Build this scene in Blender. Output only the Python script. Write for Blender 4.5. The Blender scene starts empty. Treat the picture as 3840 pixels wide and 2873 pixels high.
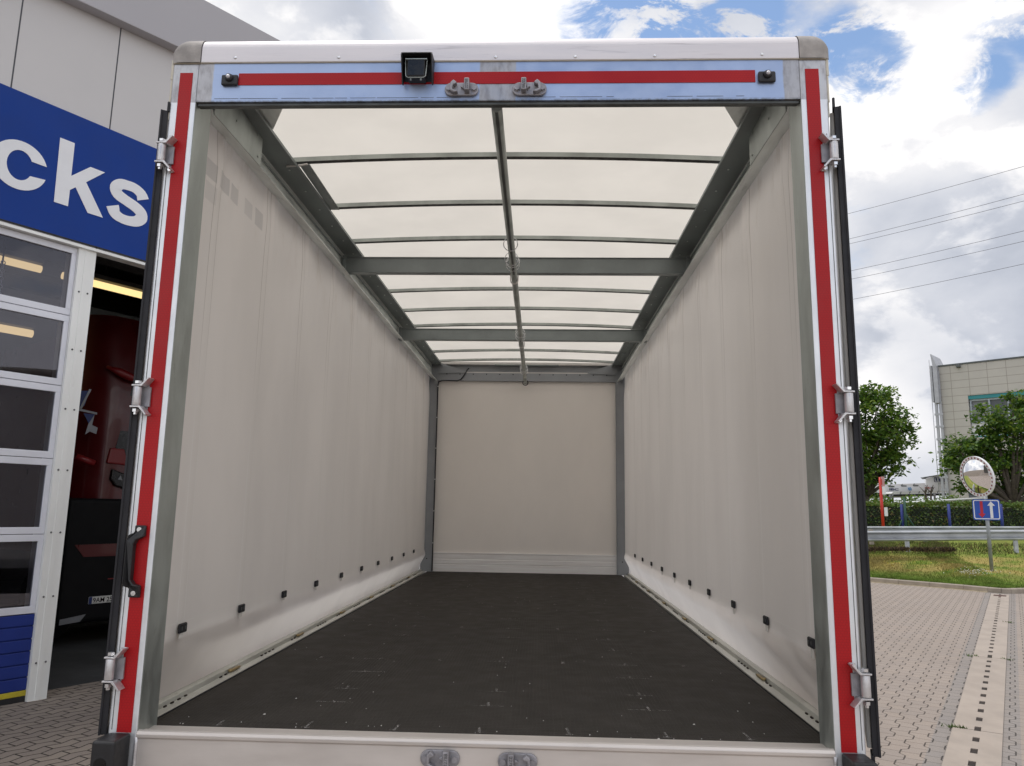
import bpy, math, random
import numpy as np
from mathutils import Matrix, Vector
random.seed(7)
RNG = np.random.default_rng(11)
R = math.radians
SC = bpy.context.scene
COL = SC.collection

# ------------------------------------------------------------------ camera
CAM_R = Vector((0.9992039, 0.03665775, 0.01574061))
CAM_U = Vector((-0.00940481, -0.16699208, 0.98591338))
CAM_F = Vector((-0.03876993, 0.98527654, 0.16651438))
CAM_C = Vector((0.19454703, -2.68337061, 0.78093724))
FPX = 2822.3159
cd = bpy.data.cameras.new("camera")
cd.sensor_width = 36.0
cd.lens = FPX / 3840 * 36.0
cd.clip_start = 0.05
cd.clip_end = 2000
cam = bpy.data.objects.new("camera", cd)
COL.objects.link(cam)
cam.matrix_world = Matrix(((CAM_R.x, CAM_U.x, -CAM_F.x, CAM_C.x), (CAM_R.y, CAM_U.y, -CAM_F.y, CAM_C.y),
                           (CAM_R.z, CAM_U.z, -CAM_F.z, CAM_C.z), (0, 0, 0, 1)))
SC.camera = cam


def dirp(px, py):
    return CAM_F + CAM_R * ((px - 1920) / FPX) - CAM_U * ((py - 1436.5) / FPX)


def at(px, py, dep):
    return CAM_C + dirp(px, py) * dep


# ------------------------------------------------------------------ world: nishita sky with clouds
SUN = Vector((-0.20, 0.14, 0.96)).normalized()
world = bpy.data.worlds.new("World")
SC.world = world
world.use_nodes = True


class NT:
    """tiny node helper"""
    def __init__(self, tree):
        self.t = tree
        tree.nodes.clear()

    def n(self, typ, **kw):
        nd = self.t.nodes.new(typ)
        for k, v in kw.items():
            setattr(nd, k, v)
        return nd

    def put(self, sock, v):
        if v is None:
            return
        if isinstance(v, bpy.types.NodeSocket):
            self.t.links.new(v, sock)
        else:
            if hasattr(sock, "default_value"):
                try:
                    sock.default_value = v
                except Exception:
                    if isinstance(v, (tuple, list)) and len(v) == 3:
                        sock.default_value = (*v, 1)
                    else:
                        raise

    def math(self, op, a, b=None, c=None, clamp=False):
        nd = self.n("ShaderNodeMath", operation=op, use_clamp=clamp)
        self.put(nd.inputs[0], a)
        self.put(nd.inputs[1], b)
        self.put(nd.inputs[2], c)
        return nd.outputs[0]

    def vmath(self, op, a, b=None):
        nd = self.n("ShaderNodeVectorMath", operation=op)
        self.put(nd.inputs[0], a)
        if b is not None:
            self.put(nd.inputs[1], b)
        return nd.outputs["Value"] if op in ("DOT_PRODUCT", "LENGTH") else nd.outputs[0]

    def step(self, x, a, b, lo=0.0, hi=1.0):
        nd = self.n("ShaderNodeMapRange", interpolation_type="SMOOTHSTEP")
        for k, v in zip(("Value", "From Min", "From Max", "To Min", "To Max"), (x, a, b, lo, hi)):
            self.put(nd.inputs[k], v)
        return nd.outputs[0]

    def noise(self, vec, scale, detail=4, rough=0.55, dist=0.0):
        nd = self.n("ShaderNodeTexNoise")
        self.put(nd.inputs["Vector"], vec)
        nd.inputs["Scale"].default_value = scale
        nd.inputs["Detail"].default_value = detail
        nd.inputs["Roughness"].default_value = rough
        nd.inputs["Distortion"].default_value = dist
        return nd.outputs[0]

    def mix(self, f, a, b, mode="MIX"):
        nd = self.n("ShaderNodeMix", data_type="RGBA", blend_type=mode)
        self.put(nd.inputs[0], f)
        self.put(nd.inputs[6], a if isinstance(a, bpy.types.NodeSocket) else (*a, 1) if len(a) == 3 else a)
        self.put(nd.inputs[7], b if isinstance(b, bpy.types.NodeSocket) else (*b, 1) if len(b) == 3 else b)
        return nd.outputs[2]

    def sep(self, v):
        nd = self.n("ShaderNodeSeparateXYZ")
        self.put(nd.inputs[0], v)
        return nd.outputs

    def comb(self, x, y, z):
        nd = self.n("ShaderNodeCombineXYZ")
        self.put(nd.inputs[0], x)
        self.put(nd.inputs[1], y)
        self.put(nd.inputs[2], z)
        return nd.outputs[0]


w = NT(world.node_tree)
wd = w.vmath("NORMALIZE", w.n("ShaderNodeTexCoord").outputs["Generated"])
sx = w.sep(wd)
stretch = w.comb(w.math("MULTIPLY", sx[0], 1.0), w.math("MULTIPLY", sx[1], 1.0), w.math("MULTIPLY", sx[2], 1.7))
n1 = w.noise(stretch, 3.1, 10, 0.60, 0.35)
n2 = w.noise(w.vmath("ADD", stretch, (5.3, 1.7, 2.2)), 2.4, 8, 0.55, 0.2)
n3 = w.noise(w.vmath("ADD", stretch, (9.1, 4.4, 7.9)), 4.6, 11, 0.56, 0.15)


def lobe(px, py, radius_px, vec=None):
    d = (Vector(vec) if vec else dirp(px, py)).normalized()
    c = math.cos(radius_px / FPX)
    return w.step(w.vmath("DOT_PRODUCT", wd, tuple(d)), c, 1 - (1 - c) * 0.02)


def total(parts):
    out = None
    for sock, k in parts:
        v = w.math("MULTIPLY", sock, k)
        out = v if out is None else w.math("ADD", out, v)
    return out


wisp = w.step(w.noise(w.vmath("ADD", stretch, (2.2, 8.1, 3.3)), 8.5, 9, 0.66, 0.8), 0.38, 0.60, 0.05, 1.1)
holes = w.math("ADD", w.math("MULTIPLY", total([(lobe(2600, 70, 330), 0.42), (lobe(2330, 30, 260), 0.36), (lobe(3240, 205, 210), 0.42), (lobe(3830, 40, 230), 0.42),
                                                (lobe(2950, 30, 260), 0.30), (lobe(3660, 330, 120), 0.30)]), wisp),
               total([(lobe(0, 0, 1250, (0.02, -0.86, 0.50)), 0.60)]))
cover = w.step(w.math("SUBTRACT", w.math("ADD", w.math("MULTIPLY", n1, 1.5), -0.07), holes), 0.28, 0.60)
shade = total([(lobe(3650, 760, 560), -0.16), (lobe(3700, 1230, 430), -0.22), (lobe(3300, 1560, 420), -0.26), (lobe(1250, 60, 340), -0.05),
               (lobe(3600, 1080, 330), 0.22), (lobe(3760, 330, 420), 0.16), (lobe(1850, 100, 500), 0.22), (lobe(900, 120, 420), 0.16),
               (lobe(3350, 1500, 260), 0.20), (lobe(3080, 640, 420), 0.08),
               (lobe(0, 0, 2800, (0.0, -0.95, 0.15)), 0.56), (lobe(0, 0, 2200, (0.1, -0.45, 0.88)), 0.32)])  # these lobes brighten the unseen rear sky to light the load space
puff = w.step(n3, 0.485, 0.56, -0.085, 0.085)
bright = w.math("ADD", w.math("ADD", w.step(n2, 0.30, 0.70, 0.66, 0.94), puff), shade)
horizon = w.step(sx[2], 0.0, 0.25, -0.05, 0.0)
bright = w.math("MAXIMUM", w.math("ADD", bright, horizon), 0.42)
ccol = w.mix(w.step(bright, 0.45, 0.95), (0.80, 0.86, 1.0), (1.0, 0.985, 0.985))
cl = w.vmath("MULTIPLY", ccol, w.comb(bright, bright, bright))
sky = w.n("ShaderNodeTexSky", sky_type="NISHITA", sun_disc=False)
sky.sun_elevation = math.asin(SUN.z)
sky.sun_rotation = math.atan2(SUN.x, SUN.y)
sky.air_density = 1.2
sky.dust_density = 0.6
sky.ozone_density = 2.5
CLOUD = 10.0
clk = w.vmath("MULTIPLY", cl, (CLOUD, CLOUD, CLOUD))
bg = w.n("ShaderNodeBackground")
skb = w.vmath("MULTIPLY", sky.outputs[0], (1.45, 1.42, 1.40))
w.put(bg.inputs[0], w.mix(cover, skb, clk))
bg.inputs[1].default_value = 0.10
w.t.links.new(bg.outputs[0], w.n("ShaderNodeOutputWorld").inputs[0])

# ------------------------------------------------------------------ sun, exposure
sl = bpy.data.lights.new("sun", "SUN")
sl.energy = 1.3
sl.angle = R(16)
sl.color = (1.0, 0.955, 0.89)
sun = bpy.data.objects.new("sun", sl)
COL.objects.link(sun)
sun.rotation_euler = SUN.to_track_quat("Z", "Y").to_euler()
SC.view_settings.view_transform = "Standard"
SC.view_settings.look = "None"
SC.view_settings.exposure = 0.22
SC.view_settings.gamma = 1.0
SC.view_settings.use_curve_mapping = False
SC.cycles.use_denoising = True
SC.cycles.max_bounces = 10
SC.cycles.diffuse_bounces = 6
SC.cycles.glossy_bounces = 4
SC.cycles.transmission_bounces = 8
SC.cycles.transparent_max_bounces = 12
SC.cycles.sample_clamp_indirect = 6
SC.cycles.caustics_reflective = False
SC.cycles.caustics_refractive = False


# ------------------------------------------------------------------ mesh helpers
class MB:
    def __init__(self):
        self.v = []
        self.f = []
        self.m = []
        self.s = []

    def add(self, verts, faces, m=0, smooth=False):
        o = len(self.v)
        self.v += [tuple(p) for p in verts]
        for k, f in enumerate(faces):
            self.f.append([o + i for i in f])
            self.m.append(m[k] if isinstance(m, (list, tuple)) else m)
            self.s.append(smooth)
        return self

    def box(self, x0, x1, y0, y1, z0, z1, m=0):
        if x1 < x0: x0, x1 = x1, x0
        v = [(x, y, z) for z in (z0, z1) for y in (y0, y1) for x in (x0, x1)]
        # faces: -x +x -y +y -z +z
        return self.add(v, [(0, 4, 6, 2), (1, 3, 7, 5), (0, 1, 5, 4), (2, 6, 7, 3), (0, 2, 3, 1), (4, 5, 7, 6)], m)

    def prism(self, pts, axis, a, b, m=0, smooth=False):
        """pts: 2d outline; axis: 0 -> (y,z), 1 -> (x,z), 2 -> (x,y)"""
        def p3(p, t):
            return {0: (t, p[0], p[1]), 1: (p[0], t, p[1]), 2: (p[0], p[1], t)}[axis]
        n = len(pts)
        ar = sum(pts[i][0] * pts[(i + 1) % n][1] - pts[(i + 1) % n][0] * pts[i][1] for i in range(n))
        flip = (ar > 0) == (axis == 1)
        v = [p3(p, a) for p in pts] + [p3(p, b) for p in pts]
        if b < a:
            flip = not flip
        fs = [tuple(range(n))[::-1], tuple(range(n, 2 * n))] + [(i, (i + 1) % n, n + (i + 1) % n, n + i) for i in range(n)]
        if flip:
            fs = [f[::-1] for f in fs]
        return self.add(v, fs, m, smooth)

    def tube(self, pts, r, n=8, m=0, caps=True, smooth=True, closed=False):
        pts = [Vector(p) for p in pts]
        k = len(pts)
        rr = r if isinstance(r, (list, tuple)) else [r] * k
        v = []
        ref = None
        for i, p in enumerate(pts):
            if closed:
                t = pts[(i + 1) % k] - pts[i - 1]
            else:
                t = pts[min(i + 1, k - 1)] - pts[max(i - 1, 0)]
            t.normalize()
            if ref is None:
                ref = Vector((0, 0, 1)) if abs(t.z) < 0.9 else Vector((1, 0, 0))
            a = (ref - t * ref.dot(t)).normalized()
            ref = a
            b = t.cross(a)
            for j in range(n):
                an = 2 * math.pi * j / n
                v.append(p + a * (rr[i] * math.cos(an)) + b * (rr[i] * math.sin(an)))
        f = []
        for i in range(k if closed else k - 1):
            i2 = (i + 1) % k
            for j in range(n):
                f.append((i * n + j, i * n + (j + 1) % n, i2 * n + (j + 1) % n, i2 * n + j))
        self.add(v, f, m, smooth)
        if caps and not closed:
            o = len(self.v) - len(v)
            self.f.append([o + j for j in range(n)][::-1]); self.m.append(m); self.s.append(False)
            self.f.append([o + (k - 1) * n + j for j in range(n)]); self.m.append(m); self.s.append(False)
        return self

    def cyl(self, p0, p1, r, n=16, m=0, smooth=True):
        return self.tube([p0, p1], r, n, m, True, smooth)

    def torus(self, c, axis, R0, r, n=24, k=6, m=0):
        ax = Vector(axis).normalized()
        a = ax.orthogonal().normalized()
        b = ax.cross(a)
        return self.tube([Vector(c) + a * (R0 * math.cos(2 * math.pi * i / n)) + b * (R0 * math.sin(2 * math.pi * i / n)) for i in range(n)],
                         r, k, m, False, True, True)

    def grid(self, fn, nu, nv, m=0, smooth=True, flip=False):
        v = [fn(i / nu, j / nv) for j in range(nv + 1) for i in range(nu + 1)]
        f = []
        for j in range(nv):
            for i in range(nu):
                q = (j * (nu + 1) + i, j * (nu + 1) + i + 1, (j + 1) * (nu + 1) + i + 1, (j + 1) * (nu + 1) + i)
                f.append(q[::-1] if flip else q)
        return self.add(v, f, m, smooth)

    def sphere(self, c, r, n=12, k=8, m=0, sc=(1, 1, 1)):
        c = Vector(c)
        return self.grid(lambda u, t: (c.x + r * sc[0] * math.sin(math.pi * t) * math.cos(2 * math.pi * u),
                                       c.y + r * sc[1] * math.sin(math.pi * t) * math.sin(2 * math.pi * u),
                                       c.z - r * sc[2] * math.cos(math.pi * t)), n, k, m)

    def hexa(self, c, axis, r, h, m=0):
        c = Vector(c); ax = Vector(axis).normalized()
        return self.tube([c, c + ax * h], r, 6, m, True, False)

    def mapv(self, fn):
        self.v = [tuple(fn(*p)) for p in self.v]
        return self

    def mirror(self):
        self.v = [(-x, y, z) for x, y, z in self.v]
        self.f = [f[::-1] for f in self.f]
        return self

    def build(self, name, mats, parent=None, bevel=0.0, seg=2, solid=0.0):
        me = bpy.data.meshes.new(name)
        me.from_pydata(self.v, [], self.f)
        for mt in (mats if isinstance(mats, (list, tuple)) else [mats]):
            me.materials.append(mt)
        me.polygons.foreach_set("material_index", self.m)
        me.polygons.foreach_set("use_smooth", self.s)
        me.update()
        o = bpy.data.objects.new(name, me)
        COL.objects.link(o)
        if parent is not None:
            o.parent = parent
        if solid:
            md = o.modifiers.new("solid", "SOLIDIFY"); md.thickness = solid; md.offset = 0
        if bevel:
            md = o.modifiers.new("bevel", "BEVEL")
            md.width = bevel; md.segments = seg; md.limit_method = "ANGLE"; md.angle_limit = R(40)
            md.harden_normals = False
        return o


def empty(name, loc=(0, 0, 0), rz=0.0, mw=None):
    o = bpy.data.objects.new(name, None)
    COL.objects.link(o)
    o.empty_display_size = 0.2
    if mw is not None:
        o.matrix_world = mw
    else:
        o.location = loc
        o.rotation_euler = (0, 0, rz)
    return o


def tag(o, label=None, cat=None, group=None, kind=None):
    for k, v in (("label", label), ("category", cat), ("group", group), ("kind", kind)):
        if v:
            o[k] = v
    return o


def dup(o, loc=None, parent=None):
    c = o.copy()
    COL.objects.link(c)
    if parent is not None:
        c.parent = parent
    if loc is not None:
        c.location = loc
    for ch in list(o.children):
        d = dup(ch, None, c)
    return c


def text_mb(body, width=None, height=None, bold=0.0, depth=0.002, spacing=1.0, m=0):
    cu = bpy.data.curves.new("tmp", "FONT")
    cu.body = body; cu.extrude = depth; cu.offset = bold; cu.align_x = "CENTER"; cu.space_character = spacing
    cu.resolution_u = 4
    o = bpy.data.objects.new("tmp", cu)
    COL.objects.link(o)
    me = bpy.data.meshes.new_from_object(o.evaluated_get(bpy.context.evaluated_depsgraph_get()))
    vs = [Vector(v.co) for v in me.vertices]
    fs = [tuple(p.vertices) for p in me.polygons]
    bpy.data.objects.remove(o); bpy.data.curves.remove(cu); bpy.data.meshes.remove(me)
    mb = MB()
    x0, x1 = min(v.x for v in vs), max(v.x for v in vs)
    y0, y1 = min(v.y for v in vs), max(v.y for v in vs)
    kx = width / (x1 - x0) if width else None
    ky = height / (y1 - y0) if height else kx
    kx = kx or ky
    # letters stand in x (right) and z (up), facing -y, centred
    mb.add([((v.x - (x0 + x1) / 2) * kx, -v.z, (v.y - (y0 + y1) / 2) * ky) for v in vs], fs, m)
    return mb


# ------------------------------------------------------------------ materials
def M(name, col, rough=0.5, metal=0.0, var=0.12, scale=6.0, bump=0.0, bscale=40.0, spec=0.5, stretch=None, rvar=0.08,
      spots=0.0, spotcol=(0.1, 0.1, 0.1), extra=None, coat=0.0):
    mt = bpy.data.materials.new(name)
    mt.use_nodes = True
    t = NT(mt.node_tree)
    co = t.n("ShaderNodeTexCoord").outputs["Object"]
    if stretch:
        co = t.vmath("MULTIPLY", co, stretch)
    n = t.noise(co, scale, 6, 0.6)
    c0 = tuple(min(1, c * (1 - var)) for c in col)
    c1 = tuple(min(1, c * (1 + var)) for c in col)
    c = t.mix(t.step(n, 0.3, 0.7), c0, c1)
    if spots:
        s = t.step(t.noise(co, scale * 3.1, 8, 0.7), 0.60, 0.70, 0, spots)
        c = t.mix(s, c, spotcol)
    b = t.n("ShaderNodeBsdfPrincipled")
    if extra:
        c = extra(t, c, b)
    t.put(b.inputs["Base Color"], c)
    t.put(b.inputs["Roughness"], t.step(t.noise(co, scale * 2, 5, 0.6), 0.3, 0.7, max(0.02, rough - rvar), min(1, rough + rvar)))
    b.inputs["Metallic"].default_value = metal
    b.inputs["Specular IOR Level"].default_value = spec
    b.inputs["Coat Weight"].default_value = coat
    if bump:
        bp = t.n("ShaderNodeBump")
        bp.inputs["Strength"].default_value = bump
        bp.inputs["Distance"].default_value = 0.01
        t.put(bp.inputs["Height"], t.noise(co, bscale, 4, 0.6))
        t.put(b.inputs["Normal"], bp.outputs[0])
    t.t.links.new(b.outputs[0], t.n("ShaderNodeOutputMaterial").inputs[0])
    return mt


def alu_wear(t, c, b):
    co = t.n("ShaderNodeTexCoord").outputs["Object"]
    s = t.sep(co)
    ax = t.math("ABSOLUTE", s[0])
    m1 = boxmask(t, (ax, s[2]), (1.112, 2.34), (1.30, 2.52), 0.003)     # ground-off weld at the frame corner
    m2 = boxmask(t, (s[0], s[2]), (-0.056, 2.3), (0.085, 2.52), 0.003)
    grime = t.step(t.noise(t.vmath("MULTIPLY", co, (30, 30, 12)), 1.0, 6, 0.65), 0.42, 0.72)
    m = t.math("MULTIPLY", t.math("MAXIMUM", m1, m2), t.math("ADD", t.math("MULTIPLY", grime, 0.45), 0.55))
    c = t.mix(m, c, (0.36, 0.35, 0.36))
    scr = t.step(t.noise(t.vmath("MULTIPLY", co, (4, 4, 90)), 1.0, 5, 0.7), 0.64, 0.72, 0, 0.35)
    return t.mix(scr, c, (0.34, 0.34, 0.36))


def boxmask(t, s, lo, hi, soft=0.004):
    """smooth mask of an axis-aligned range on given separated sockets"""
    out = None
    for sk, a, b in zip(s, lo, hi):
        if a is None:
            continue
        v = t.math("MULTIPLY", t.step(sk, a - soft, a + soft), t.step(sk, b - soft, b + soft, 1, 0))
        out = v if out is None else t.math("MULTIPLY", out, v)
    return out


def film_fx(t, c, b):
    co = t.n("ShaderNodeTexCoord").outputs["Object"]
    s = t.sep(co)
    e = t.noise(co, 30, 3)
    ax = t.math("ABSOLUTE", s[0])
    bare = t.math("MAXIMUM", t.step(t.math("ADD", ax, t.math("MULTIPLY", e, 0.01)), 1.113, 1.119), boxmask(t, (s[0],), (-0.056,), (0.085,), 0.003))
    grime = t.step(t.noise(t.vmath("MULTIPLY", co, (30, 30, 12)), 1.0, 6, 0.65), 0.40, 0.72)
    c = t.mix(bare, c, t.mix(grime, (0.46, 0.46, 0.48), (0.30, 0.29, 0.30)))
    scr = t.step(t.noise(t.vmath("MULTIPLY", co, (3, 4, 110)), 1.0, 5, 0.72), 0.63, 0.72, 0, 0.5)
    c = t.mix(scr, c, (0.22, 0.27, 0.36))
    low = t.math("MULTIPLY", t.step(s[2], 2.343, 2.353, 1, 0), t.step(t.noise(co, 45, 5, 0.7), 0.35, 0.65, 0.15, 0.85))
    return t.mix(low, c, (0.16, 0.17, 0.18))


FILM = M("header_film", (0.40, 0.50, 0.71), 0.40, 0.45, 0.05, 6, 0.03, 200, extra=film_fx)
ALU = M("frame_aluminium", (0.78, 0.80, 0.83), 0.46, 0.62, 0.06, 9, 0.04, 300, extra=alu_wear)
def cap_fx(t, c, b):
    co = t.n("ShaderNodeTexCoord").outputs["Object"]
    m = t.math("MULTIPLY", t.step(t.noise(t.vmath("MULTIPLY", co, (2.2, 20, 45)), 1.0, 6, 0.65, 0.4), 0.55, 0.66, 0, 0.55), t.step(t.noise(co, 2.3, 2), 0.42, 0.6))
    return t.mix(m, c, (0.42, 0.39, 0.42))


CAPM = M("cap_aluminium", (0.78, 0.75, 0.77), 0.5, 0.25, 0.05, 3, 0.02, 40, stretch=(0.5, 3, 5), extra=cap_fx)
CORNER = M("corner_casting", (0.37, 0.345, 0.325), 0.7, 0.0, 0.22, 14, 0.1, 60, spots=0.3, spotcol=(0.2, 0.18, 0.16))
GALV = M("galvanised_steel", (0.40, 0.43, 0.41), 0.48, 0.75, 0.22, 7, 0.05, 60, stretch=(1, 1, 0.35), spots=0.3, spotcol=(0.2, 0.2, 0.17))
RAIL = M("rail_steel", (0.72, 0.76, 0.74), 0.40, 0.45, 0.2, 6, 0.03, 60, stretch=(1, 0.3, 1), spots=0.25, spotcol=(0.15, 0.16, 0.15))
BEAM = M("beam_steel", (0.27, 0.30, 0.30), 0.5, 0.35, 0.12, 5)
BLUEGREY = M("post_paint", (0.30, 0.315, 0.335), 0.5, 0.2, 0.08, 4)
HINGE = M("hinge_zinc", (0.62, 0.61, 0.62), 0.38, 0.6, 0.15, 25, 0.08, 200)
CAST = M("keeper_casting", (0.34, 0.33, 0.35), 0.55, 0.6, 0.2, 30, 0.15, 180)
BLACK = M("black_plastic", (0.018, 0.018, 0.02), 0.5, 0.0, 0.2, 20, 0.05, 300)
RUBBER = M("black_rubber", (0.012, 0.012, 0.016), 0.62, 0.0, 0.2, 10)
DARKSEAL = M("dark_seal", (0.10, 0.11, 0.11), 0.5, 0.3, 0.25, 12)
GROOVE = M("grime_and_bow_shade", (0.10, 0.10, 0.10), 0.8, 0, 0.4, 30)
SEALANT = M("beige_sealant", (0.62, 0.58, 0.48), 0.6, 0, 0.1, 20)
BRASS = M("yellow_zinc", (0.36, 0.27, 0.13), 0.45, 0.7, 0.25, 30)
CHROME = M("bolt_zinc", (0.75, 0.76, 0.78), 0.28, 0.95, 0.06, 30)
LENS = M("clear_lens", (0.75, 0.75, 0.78), 0.08, 0.4, 0.03, 10)
GLASSBLK = M("camera_glass", (0.003, 0.003, 0.004), 0.3, 0, 0.02, 10)
DOORSKIN = M("door_panel_skin", (0.60, 0.58, 0.55), 0.5, 0, 0.05, 4)


def tape_fx(t, c, b):
    co = t.n("ShaderNodeTexCoord").outputs["Object"]
    br = t.n("ShaderNodeTexBrick")
    t.put(br.inputs["Vector"], t.comb(t.math("ADD", t.sep(co)[0], t.sep(co)[1]), t.sep(co)[2], 0.0))
    br.inputs["Scale"].default_value = 1.0
    br.inputs["Brick Width"].default_value = 0.011
    br.inputs["Row Height"].default_value = 0.009
    br.inputs["Mortar Size"].default_value = 0.0016
    return t.mix(t.math("MULTIPLY", br.outputs["Fac"], 0.35), c, (0.28, 0.006, 0.010))


TAPE = M("red_reflective_tape", (0.43, 0.007, 0.010), 0.42, 0.0, 0.08, 3, extra=tape_fx, spec=0.3)


def fabric(name, col, trans, extra=None, bump=0.02, skirt=None):
    mt = bpy.data.materials.new(name)
    mt.use_nodes = True
    t = NT(mt.node_tree)
    co = t.n("ShaderNodeTexCoord").outputs["Object"]
    n = t.noise(t.vmath("MULTIPLY", co, (1, 1, 0.35)), 2.2, 5, 0.55)
    c = t.mix(t.step(n, 0.3, 0.7), tuple(k * 0.955 for k in col), tuple(min(1, k * 1.03) for k in col))
    if extra:
        c = extra(t, c, co)
    d = t.n("ShaderNodeBsdfPrincipled")
    t.put(d.inputs["Base Color"], c)
    d.inputs["Roughness"].default_value = 0.42
    d.inputs["Specular IOR Level"].default_value = 0.35
    tr = t.n("ShaderNodeBsdfTranslucent")
    t.put(tr.inputs["Color"], c)
    mx = t.n("ShaderNodeMixShader")
    mx.inputs[0].default_value = trans
    if skirt:      # the single-layer skirt below the strap line lets more daylight through
        t.put(mx.inputs[0], t.step(t.sep(co)[2], 0.245, 0.275, skirt, trans))
    t.t.links.new(d.outputs[0], mx.inputs[1])
    t.t.links.new(tr.outputs[0], mx.inputs[2])
    if bump:
        bp = t.n("ShaderNodeBump")
        bp.inputs["Strength"].default_value = bump
        bp.inputs["Distance"].default_value = 0.01
        t.put(bp.inputs["Height"], t.noise(co, 400, 2))
        t.put(d.inputs["Normal"], bp.outputs[0])
    t.t.links.new(mx.outputs[0], t.n("ShaderNodeOutputMaterial").inputs[0])
    return mt


STRAPS_L = [0.395 + 0.615 * k for k in range(11)]


def curtain_fx(t, c, co):
    s = t.sep(co)
    y = s[1]
    f = t.math("SUBTRACT", t.math("FRACT", t.math("DIVIDE", t.math("SUBTRACT", y, 0.395 - 0.3075), 0.615)), 0.5)
    dy = t.math("ABSOLUTE", t.math("MULTIPLY", f, 0.615))
    above = t.step(s[2], 0.30, 0.305)
    edge = t.math("MULTIPLY", t.math("MULTIPLY", t.step(dy, 0.026, 0.0285), t.step(dy, 0.031, 0.0335, 1, 0)), above)
    strip = t.math("MULTIPLY", t.step(dy, 0.026, 0.028, 1, 0), above)
    c = t.mix(t.math("MULTIPLY", strip, 0.22), c, (0.86, 0.83, 0.79))
    c = t.mix(t.math("MULTIPLY", edge, t.step(s[2], 0.9, 1.9, 0.75, 0.0)), c, (0.97, 0.95, 0.92))
    c = t.mix(t.math("MULTIPLY", edge, t.step(s[2], 1.0, 2.0, 0.0, 0.6)), c, (0.42, 0.38, 0.34))
    for z, k in ((0.318, 0.9), (0.273, 0.6)):
        ln = t.math("ABSOLUTE", t.math("SUBTRACT", s[2], z))
        c = t.mix(t.math("MULTIPLY", t.step(ln, 0.0012, 0.0032, 1, 0), k), c, (0.92, 0.90, 0.86) if k > 0.5 else (0.50, 0.48, 0.45))
    dirt = t.math("MULTIPLY", t.step(t.noise(t.vmath("MULTIPLY", co, (1, 3.0, 1.2)), 3, 6, 0.65), 0.5, 0.75), t.step(s[2], 1.9, 2.4, 0, 0.35))
    c = t.mix(dirt, c, (0.50, 0.42, 0.33))
    return c


def curtain_left_fx(t, c, co):
    c = curtain_fx(t, c, co)
    s = t.sep(co)
    for (y0, y1, z0, z1, k) in ((0.27, 0.37, 2.17, 2.25, 0.30), (0.40, 0.51, 2.17, 2.25, 0.30), (0.53, 0.62, 2.17, 2.25, 0.28), (0.28, 0.38, 2.07, 2.15, 0.13),
                                (0.70, 0.80, 2.17, 2.25, 0.22), (0.84, 0.94, 2.17, 2.26, 0.30)):
        c = t.mix(t.math("MULTIPLY", boxmask(t, (s[1], s[2]), (y0, z0), (y1, z1), 0.003), k), c, (0.22, 0.23, 0.25))
    return c


CURT_L = fabric("curtain_tarpaulin_left", (0.93, 0.895, 0.86), 0.20, curtain_left_fx, 0.02, 0.58)
CURT_R = fabric("curtain_tarpaulin_right", (0.93, 0.895, 0.86), 0.20, curtain_fx, 0.02, 0.58)
ROOFT = fabric("roof_tarpaulin", (0.74, 0.70, 0.635), 0.68, None, 0)
PANEL = M("front_panel", (0.90, 0.855, 0.81), 0.45, 0, 0.03, 1.5, stretch=(1, 1, 0.4), spots=0.05, spotcol=(0.4, 0.37, 0.34))
WHITEP = M("white_profile", (0.70, 0.68, 0.66), 0.4, 0.1, 0.05, 5)
KICK = M("kickboard_aluminium", (0.96, 0.93, 0.92), 0.4, 0.0, 0.08, 4, stretch=(0.4, 1, 6))
SIDEALU = M("side_rail_aluminium", (0.60, 0.60, 0.55), 0.42, 0.55, 0.12, 8, stretch=(1, 0.4, 1), spots=0.2, spotcol=(0.3, 0.28, 0.2))


def floor_fx(t, c, b):
    co = t.n("ShaderNodeTexCoord").outputs["Object"]
    vo = t.n("ShaderNodeTexVoronoi", feature="DISTANCE_TO_EDGE")
    t.put(vo.inputs["Vector"], t.vmath("MULTIPLY", co, (1.0, 0.8, 0.0)))
    vo.inputs["Scale"].default_value = 62
    vo.inputs["Randomness"].default_value = 0.25
    e = t.step(vo.outputs["Distance"], 0.05, 0.22, 1, 0)
    bp = t.n("ShaderNodeBump")
    bp.inputs["Strength"].default_value = 0.5
    bp.inputs["Distance"].default_value = 0.002
    t.put(bp.inputs["Height"], e)
    t.put(b.inputs["Normal"], bp.outputs[0])
    c = t.mix(t.math("MULTIPLY", e, 0.45), c, (0.05, 0.046, 0.04))
    sheet = t.math("ABSOLUTE", t.math("SUBTRACT", t.math("FRACT", t.math("DIVIDE", t.math("ADD", t.sep(co)[1], 1.04), 1.24)), 0.5))
    c = t.mix(t.step(sheet, 0.4965, 0.499, 0, 0.5), c, (0.012, 0.011, 0.01))
    dust = t.step(t.noise(co, 2.2, 7, 0.65), 0.50, 0.78, 0, 0.14)
    return t.mix(dust, c, (0.09, 0.083, 0.075))


FLOOR = M("antislip_plywood", (0.041, 0.036, 0.0315), 0.72, 0, 0.15, 4, extra=floor_fx, spec=0.18)


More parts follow.
